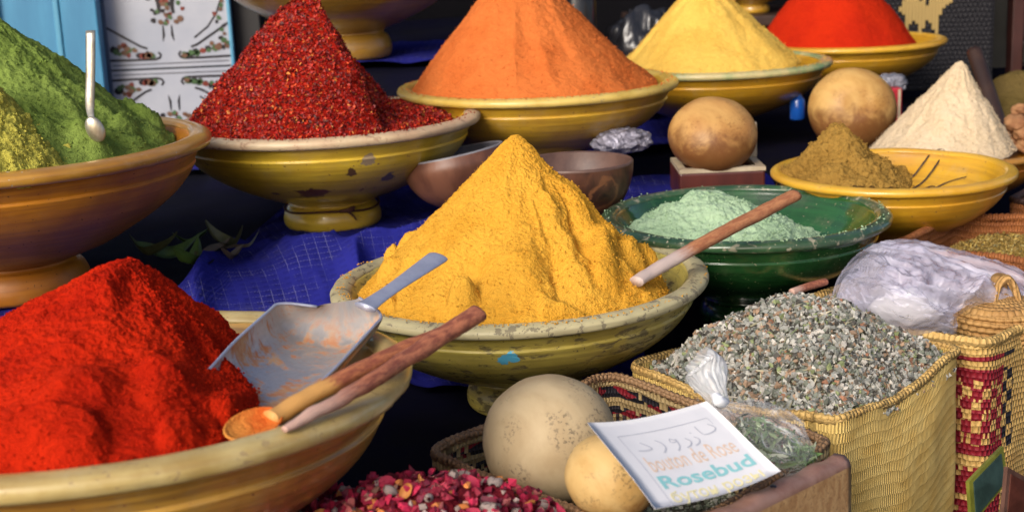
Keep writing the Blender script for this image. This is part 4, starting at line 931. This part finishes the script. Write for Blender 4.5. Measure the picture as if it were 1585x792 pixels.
# board leaning on the front right side
b0, b1 = spot(1287, 701, 1.205), spot(1085, 795, 1.035)
t = thing("wooden_board", "glossy wooden board leaning on the front basket below the card", "board", (b1 + b0) / 2)
dv = (b0 - b1); Lb = dv.length; xh = dv.normalized(); nh = Vector((xh.y, -xh.x, 0)).normalized(); zh = nh.cross(xh); zh = zh if zh.z > 0 else -zh
V = []; UV = []; NX, NZ = 30, 12
prof2 = [(.000, -.15), (.0, -.004), (.003, 0.0), (.012, .0), (.0165, -.003), (.018, -.008), (.020, -.15)]
for i in range(NX):
    for k, (o_, h_) in enumerate(prof2):
        w_ = .0012 * math.sin(i * .9) if k in (2, 3) else 0
        q = xh * ((i / (NX - 1) - .5) * Lb) + nh * o_ + Vector((0, 0, 1)) * (h_ + w_); V.append(tuple(q)); UV.append((i / (NX - 1) * 1.0, [0, .6, .63, .72, .78, .82, 1.6][k]))
f = grid_faces(NX, len(prof2)) + [tuple(range(len(prof2))), tuple((NX - 1) * len(prof2) + k for k in range(len(prof2)))[::-1]]
PINK = plain("worn_pink_wood", (.36, .20, .15), (.27, .13, .09), 40, .45, .2)
bo = mk("plank", V, f, [W_BOARD, PINK], t, uv=UV)
for pl in bo.data.polygons:
    zz_ = [bo.data.vertices[i].co for i in pl.vertices]
    if len(pl.vertices) == 4 and all((c.z - (xh * c.dot(xh)).z) > -.03 for c in zz_): pl.material_index = 1
v, f = lathe([(0, .0012), (.0022, .001), (.0028, 0)], 16); kq = bo = mk("knot_hole", v, f, INKS[0], t); kq.location = xh * (-.012) + nh * .008 + Vector((0, 0, .0005))

# paper card
TL, TR, BR = spot(907, 660, 1.085), spot(1093, 622, 1.165), spot(1205, 738, 1.085)
BL = TL + (BR - TR)
CARD = plain("card_paper", (.82, .81, .83), (.72, .72, .75), 9, .6, .05)
t = thing("paper_card", "white card printed with Rosebud lettering lying over the small gourd", "card", TL)
exc = (TR - TL); eyc = (BL - TL); cw_, ch_ = exc.length, eyc.length; exn = exc.normalized(); eyn = (eyc - exn * eyc.dot(exn)).normalized(); nn = exn.cross(-eyn).normalized(); nn = nn if nn.z > 0 else -nn
def cp(u, v_, h=0.0):
    "card coordinates: u right 0..1, v down 0..1, h above the paper"
    return exc * u + eyc * v_ + nn * (h + .014 * (u - .5) ** 2 - .010 * (v_ - .5) ** 2 + .016 * max(0, u + v_ - 1.45) ** 2 + .012 * max(0, .5 - u - v_) ** 2)
nu = 14; V = [tuple(cp(i / nu, j / nu)) for i in range(nu + 1) for j in range(nu + 1)] + [tuple(cp(i / nu, j / nu, -.0004)) for i in range(nu + 1) for j in range(nu + 1)]
N2 = (nu + 1) ** 2; gf = grid_faces(nu + 1, nu + 1); ring = [i * (nu + 1) for i in range(nu + 1)] + [nu * (nu + 1) + j for j in range(1, nu + 1)] + [i * (nu + 1) + nu for i in range(nu - 1, -1, -1)] + [j for j in range(nu - 1, 0, -1)]
f = gf + [tuple(q + N2 for q in g[::-1]) for g in gf] + [(ring[i], ring[(i + 1) % len(ring)], ring[(i + 1) % len(ring)] + N2, ring[i] + N2) for i in range(len(ring))]
mk("sheet", V, f, CARD, t)
def ink(name, c): return plain(name, c, tuple(min(1, x * 1.06) for x in c), 60, .6, 0)
I_GREY, I_ORG, I_TEAL, I_YEL = ink("faded_grey_ink", (.50, .51, .57)), ink("faded_orange_ink", (.76, .57, .44)), ink("teal_ink", (.27, .58, .60)), ink("faded_yellow_ink", (.78, .71, .40))
def cstroke(pts, wd): return ribbon([tuple(cp(u, v_, .0004)) for u, v_ in pts], wd, nn, .0)
st = [cstroke([(.14 + .74 * i / 12, .20 - .0 * i) for i in range(13)], .0007), cstroke([(.14, .20 + .8 * i / 12) for i in range(13)], .0007), cstroke([(.88, .20 + .09 * i / 4) for i in range(5)], .0006)]
mk("printed_frame", *join(st), I_GREY, t, smooth=False)
ar = [[(.26, .31), (.29, .35), (.31, .40), (.26, .41), (.20, .40)], [(.38, .31), (.41, .36), (.41, .42), (.37, .47)], [(.52, .36), (.49, .33), (.48, .37), (.52, .38), (.53, .34), (.52, .43), (.48, .48)], [(.60, .36), (.62, .41), (.60, .45), (.56, .47)], [(.67, .37), (.69, .41), (.67, .45), (.63, .47)], [(.665, .315), (.675, .325)], [(.84, .27), (.87, .33), (.84, .37), (.76, .38), (.74, .33), (.74, .26)]]
mk("arabic_lettering", *join([cstroke(spline(s_, 14) if len(s_) > 2 else s_, .0013) for s_ in ar]), I_GREY, t, smooth=False)
def words(txt, u0, v0, uw, vh, mat, name="lettering", bold=0.0):
    cu = bpy.data.curves.new("text", 'FONT'); cu.body = txt; cu.size = 1.0; cu.offset = bold; cu.resolution_u = 3
    to = bpy.data.objects.new("text", cu); C.objects.link(to); dg = bpy.context.evaluated_depsgraph_get(); dg.update()
    me = bpy.data.meshes.new_from_object(to.evaluated_get(dg)); C.objects.unlink(to); bpy.data.objects.remove(to)
    co = np.array([v.co for v in me.vertices]); mn, mx = co.min(0), co.max(0)
    for v in me.vertices:
        uu = u0 + (v.co.x - mn[0]) / (mx[0] - mn[0]) * uw; vv_ = v0 + vh * (1 - v.co.y / .73)
        v.co = cp(uu, vv_, .0005)
    me.materials.clear(); me.materials.append(mat); o = bpy.data.objects.new(name, me); C.objects.link(o); o.parent = t
words("bouton de Rose", .185, .47, .70, .185, I_ORG)
words("Rosebud", .17, .70, .74, .135, I_TEAL, bold=.022)
words("бутон розы", .17, .875, .72, .105, I_YEL, bold=.008)

# herb bag with a twisted neck
BAGM = NT("bag_film"); u_ = BAGM.uv(); sx = BAGM.noise(BAGM.scale(u_, (4, 26, 1)), 1.0, 4, .7, .4)
ax_ = BAGM.n("SeparateXYZ", 0, ins={0: u_}); neck = BAGM.ramp(ax_, .52, .30)
al = BAGM.math('ADD', BAGM.math('ADD', .10, BAGM.math('MULTIPLY', BAGM.ramp(sx, .52, .72), .45)), BAGM.math('MULTIPLY', neck, .34), clamp=True)
BAGM.set(col=(.80, .82, .86), rough=.25, alpha=al, spec=.7, coat=.6, nrm=BAGM.bump(sx, .8, .004)); BAGM = BAGM.m
t = thing("herb_bag", "clear knotted plastic bag of green dried herbs beside the card", "bag", spot(1190, 680, 1.22)); a = Vector(t.location)
pp = [(1078, 556, 1.245, .018), (1088, 566, 1.245, .021), (1100, 590, 1.24, .017), (1112, 618, 1.235, .0085), (1122, 632, 1.23, .009), (1150, 652, 1.222, .027), (1190, 680, 1.215, .036), (1225, 698, 1.205, .030), (1250, 706, 1.20, .012), (1256, 708, 1.20, .003)]
v, f, uv = tube([spot(x, y, d) - a for x, y, d, r in pp], [r for *_, r in pp], 90, .72, n=80, wob=.0022, pleat=17, pamp=.045, caps=False); mk("film", v, f, BAGM, t, uv=uv)
v, f, uv = tube([spot(1106, 612, 1.228) - a, spot(1113, 621, 1.222) - a, spot(1122, 622, 1.228) - a], [.004, .0055, .004], 10, wob=.001); mk("knot", v, f, plain("knot_film", (.75, .77, .82), (.65, .67, .74), 60, .3, .4), t, uv=uv)
rng = np.random.default_rng(5); n = 520; tt = rng.uniform(0, 1, n); base = spline([(1150, 660, 1.222, .012), (1185, 685, 1.212, .026), (1222, 702, 1.205, .022), (1245, 706, 1.202, .008)], 100)
pts = []; nr_ = []
for k in range(n):
    q = base[int(tt[k] * 99)]; d = rng.normal(0, 1, 3); d /= np.linalg.norm(d); r_ = q[3] * rng.uniform(.3, .92)
    pts.append(np.array(spot(q[0], q[1], q[2])) + d * r_ * np.array([1, .8, .8])); nr_.append(d)
tag(bits("dried_herbs", np.array(pts), np.array(nr_), (.004, .010), [(.10, .19, .06), (.16, .24, .10), (.30, .36, .24), (.07, .11, .04), (.42, .46, .36)], [5, 4, 2, 4, 1.5], V_BITS, None, 15, 'leaf', .1, .8, aspect=(.8, 1.6)), "crumpled green dried herbs inside the knotted clear bag", "herbs", kind='stuff')

# milky plastic bag on the right
MILK = NT("milky_film"); g_ = MILK.geo(); mn_ = MILK.noise(g_, 13, 4, .55, .6)
MILK.set(col=MILK.mix(MILK.ramp(mn_, .4, .65), (.66, .64, .82), (.74, .72, .86)), rough=.20, alpha=MILK.math('ADD', .34, MILK.math('MULTIPLY', MILK.ramp(mn_, .3, .7), .10)), coat=.5, coatr=.15, sss=0.0, nrm=MILK.bump(MILK.noise(g_, 60, 4, .6, 1.5), .5, .005)); MILK = MILK.m
t = thing("plastic_bag", "crumpled milky white plastic bag draped between the right baskets", "bag", spot(1400, 460, 1.56)); a = Vector(t.location)
def film(rows, name, nU=150, nV=110, seed=0, amp=.011):
    R_ = [spline([tuple(spot(*p_)) for p_ in row], nV) for row in rows]
    G = np.zeros((nU, nV, 3))
    for j in range(nV): G[:, j] = spline([R_[i][j] for i in range(len(R_))], nU)
    V = G.reshape(-1, 3) - np.array(a); uu, vv_ = np.meshgrid(np.linspace(0, 1, nU), np.linspace(0, 1, nV), indexing='ij'); uu, vv_ = uu.ravel(), vv_.ravel()
    q = np.stack([uu * 3.0 + vv_ * 1.6, vv_ * 5.5 - uu * 1.2, np.full_like(uu, seed)], 1)
    w_ = np.clip(np.minimum(np.minimum(uu, 1 - uu), np.minimum(vv_, 1 - vv_)) * 8, .25, 1)
    d = (1 - np.abs(vn(q)) * 2.2) * amp + (.5 - np.abs(fbm(q * 2.2 + 3, 2))) * amp * .9 + (.4 - np.abs(fbm(q * 5.5 + 8, 2))) * amp * .3
    toward = np.array(-CF) * .7 + np.array([0, 0, .7]); V = V + toward[None] * (d * w_)[:, None]
    return mk(name, V, grid_faces(nU, nV), MILK, t)
film([[(1284, 470, 1.60), (1300, 425, 1.62), (1335, 388, 1.66), (1365, 376, 1.68)], [(1310, 480, 1.56), (1335, 440, 1.555), (1375, 405, 1.58), (1420, 385, 1.66)], [(1345, 498, 1.545), (1375, 460, 1.51), (1420, 428, 1.55), (1470, 400, 1.64)],
      [(1400, 518, 1.545), (1425, 478, 1.505), (1460, 450, 1.54), (1520, 420, 1.62)], [(1475, 530, 1.55), (1470, 495, 1.53), (1500, 462, 1.55), (1560, 440, 1.60)], [(1480, 520, 1.58), (1482, 492, 1.57), (1530, 470, 1.57), (1600, 462, 1.60)]], "film", seed=2.5)
film([[(1290, 474, 1.63), (1306, 432, 1.65), (1340, 395, 1.69), (1362, 384, 1.71)], [(1345, 490, 1.60), (1370, 450, 1.58), (1410, 415, 1.62), (1450, 395, 1.69)], [(1405, 506, 1.59), (1428, 470, 1.56), (1465, 440, 1.60), (1520, 420, 1.66)], [(1472, 516, 1.60), (1474, 490, 1.59), (1510, 460, 1.60), (1570, 445, 1.63)]], "film", 110, 80, seed=5.2, amp=.012)
film([[(1335, 388, 1.67), (1340, 384, 1.70), (1350, 380, 1.74)], [(1400, 395, 1.64), (1405, 380, 1.68), (1410, 375, 1.74)], [(1470, 412, 1.62), (1475, 395, 1.66), (1480, 388, 1.72)], [(1530, 440, 1.60), (1540, 415, 1.64), (1545, 408, 1.70)], [(1600, 470, 1.59), (1605, 445, 1.62), (1610, 440, 1.68)]], "film", 60, 30, seed=7.5, amp=.006)
q = spot(1405, 478, 1.575); fp = blob("paper_packet", q, (.040, .03, .022), plain("white_packet", (.82, .80, .80), (.76, .74, .76), 20, .6), n=30, amp=.1, fr=1.5, seed=3); tag(fp, "white packet showing through the milky plastic bag", "packet")
# stick at the back of the bud basket
v, f, uv = tube([spot(1278, 436, 1.60), spot(1255, 442, 1.585), spot(1225, 452, 1.565)], [.0042, .0045, .004], 10); tag(mk("twig", v, f, W_STICK, uv=uv), "short red tipped twig poking out behind the dried bud heap", "twig")
# packets low at the right corner
for (pts, d, c1, lb) in (([(1500, 745), (1553, 690), (1560, 745), (1505, 812)], 1.33, ((.17, .18, .025), (.03, .06, .055)), "small yellow edged printed packet at the lower right corner"), ([(1560, 722), (1600, 745), (1600, 820), (1552, 812)], 1.30, ((.12, .06, .045), (.10, .03, .02)), "reddish printed packet at the extreme lower right corner")):
    Q = [spot(x, y, d + .03 * (i in (1, 2))) for i, (x, y) in enumerate(pts)]; cq = sum(Q, Vector()) / 4
    n_q = (Q[1] - Q[0]).cross(Q[3] - Q[0]).normalized(); n_q = n_q if n_q.dot(CAM - cq) > 0 else -n_q
    t = thing("spice_packet", lb, "packet", cq)
    def slab(s_, lift, th_): return [tuple((p_ - cq) * s_ + n_q * (lift - h_)) for h_ in (0, th_) for p_ in Q], [(0, 1, 2, 3), (7, 6, 5, 4), (0, 4, 5, 1), (1, 5, 6, 2), (2, 6, 7, 3), (3, 7, 4, 0)]
    mk("wrapper", *slab(1, 0, .004), plain("packet_edge", c1[0], tuple(v * .5 for v in c1[0]), 30, .35), t, smooth=False); mk("printed_panel", *slab(.80, .0012, .001), plain("packet_panel", c1[1], tuple(v * .5 for v in c1[1]), 40, .3), t, smooth=False)
tag(blob("plastic_scrap", spot(398, 786, 1.02), (.016, .012, .012), plain("grey_scrap", (.30, .30, .31), (.2, .2, .21), 50, .5, .5), n=26, amp=.2, fr=2.6, seed=22), "small crumpled grey plastic scrap below the paprika bowl", "scrap")

# ================================================================== rose petals
pc = spot(665, 800, 1.085)
v, f = lathe([(0, 0), (.07, 0), (.105, .05), (.115, .08), (.112, .08), (.10, .05), (0, .02)], 60); t = tag(mk("straw_tray", v, f, ST_DARK, loc=(pc.x, pc.y - .01, pc.z - .11)), "round straw tray under the rose petal heap at the bottom edge", "tray")
hP = heap("petal_heap", "loose mass of dried rose petals heaped at the bottom edge", pc.x - .010, pc.y - .010, pc.z - .034, .138, .058, S_PET, e=.45, pw=1.1, lumps=(.006, 26), grain=(.003, 110), nth=160, nr=70, seed=81, cat="petal heap")
p_, n_ = surf_points(hP, 2600, 21)
PALP = [(.42, .012, .055), (.26, .010, .035), (.14, .008, .03), (.56, .06, .10), (.62, .20, .05), (.60, .30, .22), (.40, .30, .27)]
bits("petal_fragments", p_, n_, (.0025, .0060), PALP, [6, 5, 4, 2, 1.2, 1.2, .8], V_BITS, hP, 22, 'bud', .3, .8, kind='stuff')
rng = np.random.default_rng(77)
def petal_mesh(k):
    n = 6; V = []
    L_, W_ = rng.uniform(.8, 1.1), rng.uniform(.5, .8); cu, cv = rng.uniform(.5, 1.5), rng.uniform(.5, 1.5)
    for i in range(n):
        u = i / (n - 1)
        for j in range(n):
            s_ = (j / (n - 1) - .5) * 2; w_ = W_ * math.sin(PI * (.12 + .76 * u)) ** .8
            V.append(((u - .5) * 2 * L_, s_ * w_, cu * (u - .5) ** 2 * 1.5 + cv * s_ * s_ * w_ + rng.normal(0, .06)))
    return np.array(V), grid_faces(n, n)
def bud_mesh(k):
    V = []; F = []; o_ = 0
    for q in range(6):
        a0 = q * PI / 3 + rng.uniform(-.2, .2); v = []
        for i in range(5):
            u = i / 4
            for j in range(3):
                s_ = (j - 1) * .55; r_ = .62 * math.sin(PI * (.12 + .72 * u)) + .03; v.append((r_ * math.cos(a0 + s_), r_ * math.sin(a0 + s_), (u - .5) * 1.8 + rng.normal(0, .04)))
        V += v; F += [tuple(i + o_ for i in f_) for f_ in grid_faces(5, 3)]; o_ += 15
    return np.array(V), F
KINDS_ = [("magenta", (.42, .012, .060), (.28, .009, .038), "curled magenta dried rose petal in the heap at the bottom edge", .50), ("maroon", (.15, .008, .025), (.09, .006, .02), "dark maroon dried rose petal in the heap at the bottom edge", .22),
          ("pink", (.50, .15, .14), (.38, .08, .09), "pale pink dried rose petal in the heap at the bottom edge", .12), ("orange", (.58, .26, .06), (.50, .16, .045), "orange yellow dried petal in the heap at the bottom edge", .10)]
proto = []
for nme, c1, c2, lb, w_ in KINDS_:
    mt = plain("petal_" + nme, c1, c2, 90, .6, .3); ms = []
    for k in range(4):
        v, f = petal_mesh(k); o = mk("rose_petal", v, f, mt); ms.append(o.data); bpy.data.objects.remove(o)
    proto.append((ms, lb, w_))
bm_ = plain("grey_rosebud", (.36, .30, .27), (.26, .18, .17), 60, .8, .4); bms = []
for k in range(3):
    v, f = bud_mesh(k); o = mk("dried_rosebud", v, f, bm_); bms.append(o.data); bpy.data.objects.remove(o)
p_, n_ = surf_points(hP, 900, 23)
vis = [(p, q) for p, q in zip(p_, n_) if p[1] < .075]
for i, (p, q) in enumerate(vis[:290]):
    isb = i % 9 == 3
    ms, lb, _ = (bms, "greyish dried rosebud among the petals at the bottom edge", 0) if isb else proto[rng.choice(4, p=[a_[2] / sum(b_[2] for b_ in proto) for a_ in proto])]
    o = bpy.data.objects.new("dried_rosebud" if isb else "rose_petal", ms[rng.integers(len(ms))]); C.objects.link(o)
    s_ = rng.uniform(.0055, .0072) if isb else rng.uniform(.0045, .0076)
    o.location = Vector(hP.location) + Vector(p) + Vector(q) * s_ * .7; o.scale = (s_,) * 3
    o.rotation_euler = (rng.normal(0, .6), rng.normal(0, .6), rng.uniform(0, 6.28)) if not isb else (rng.normal(1.2, .5), rng.normal(0, .5), rng.uniform(0, 6.28))
    tag(o, lb, "rosebud" if isb else "petal", "dried rose petals and buds heaped at the bottom edge")
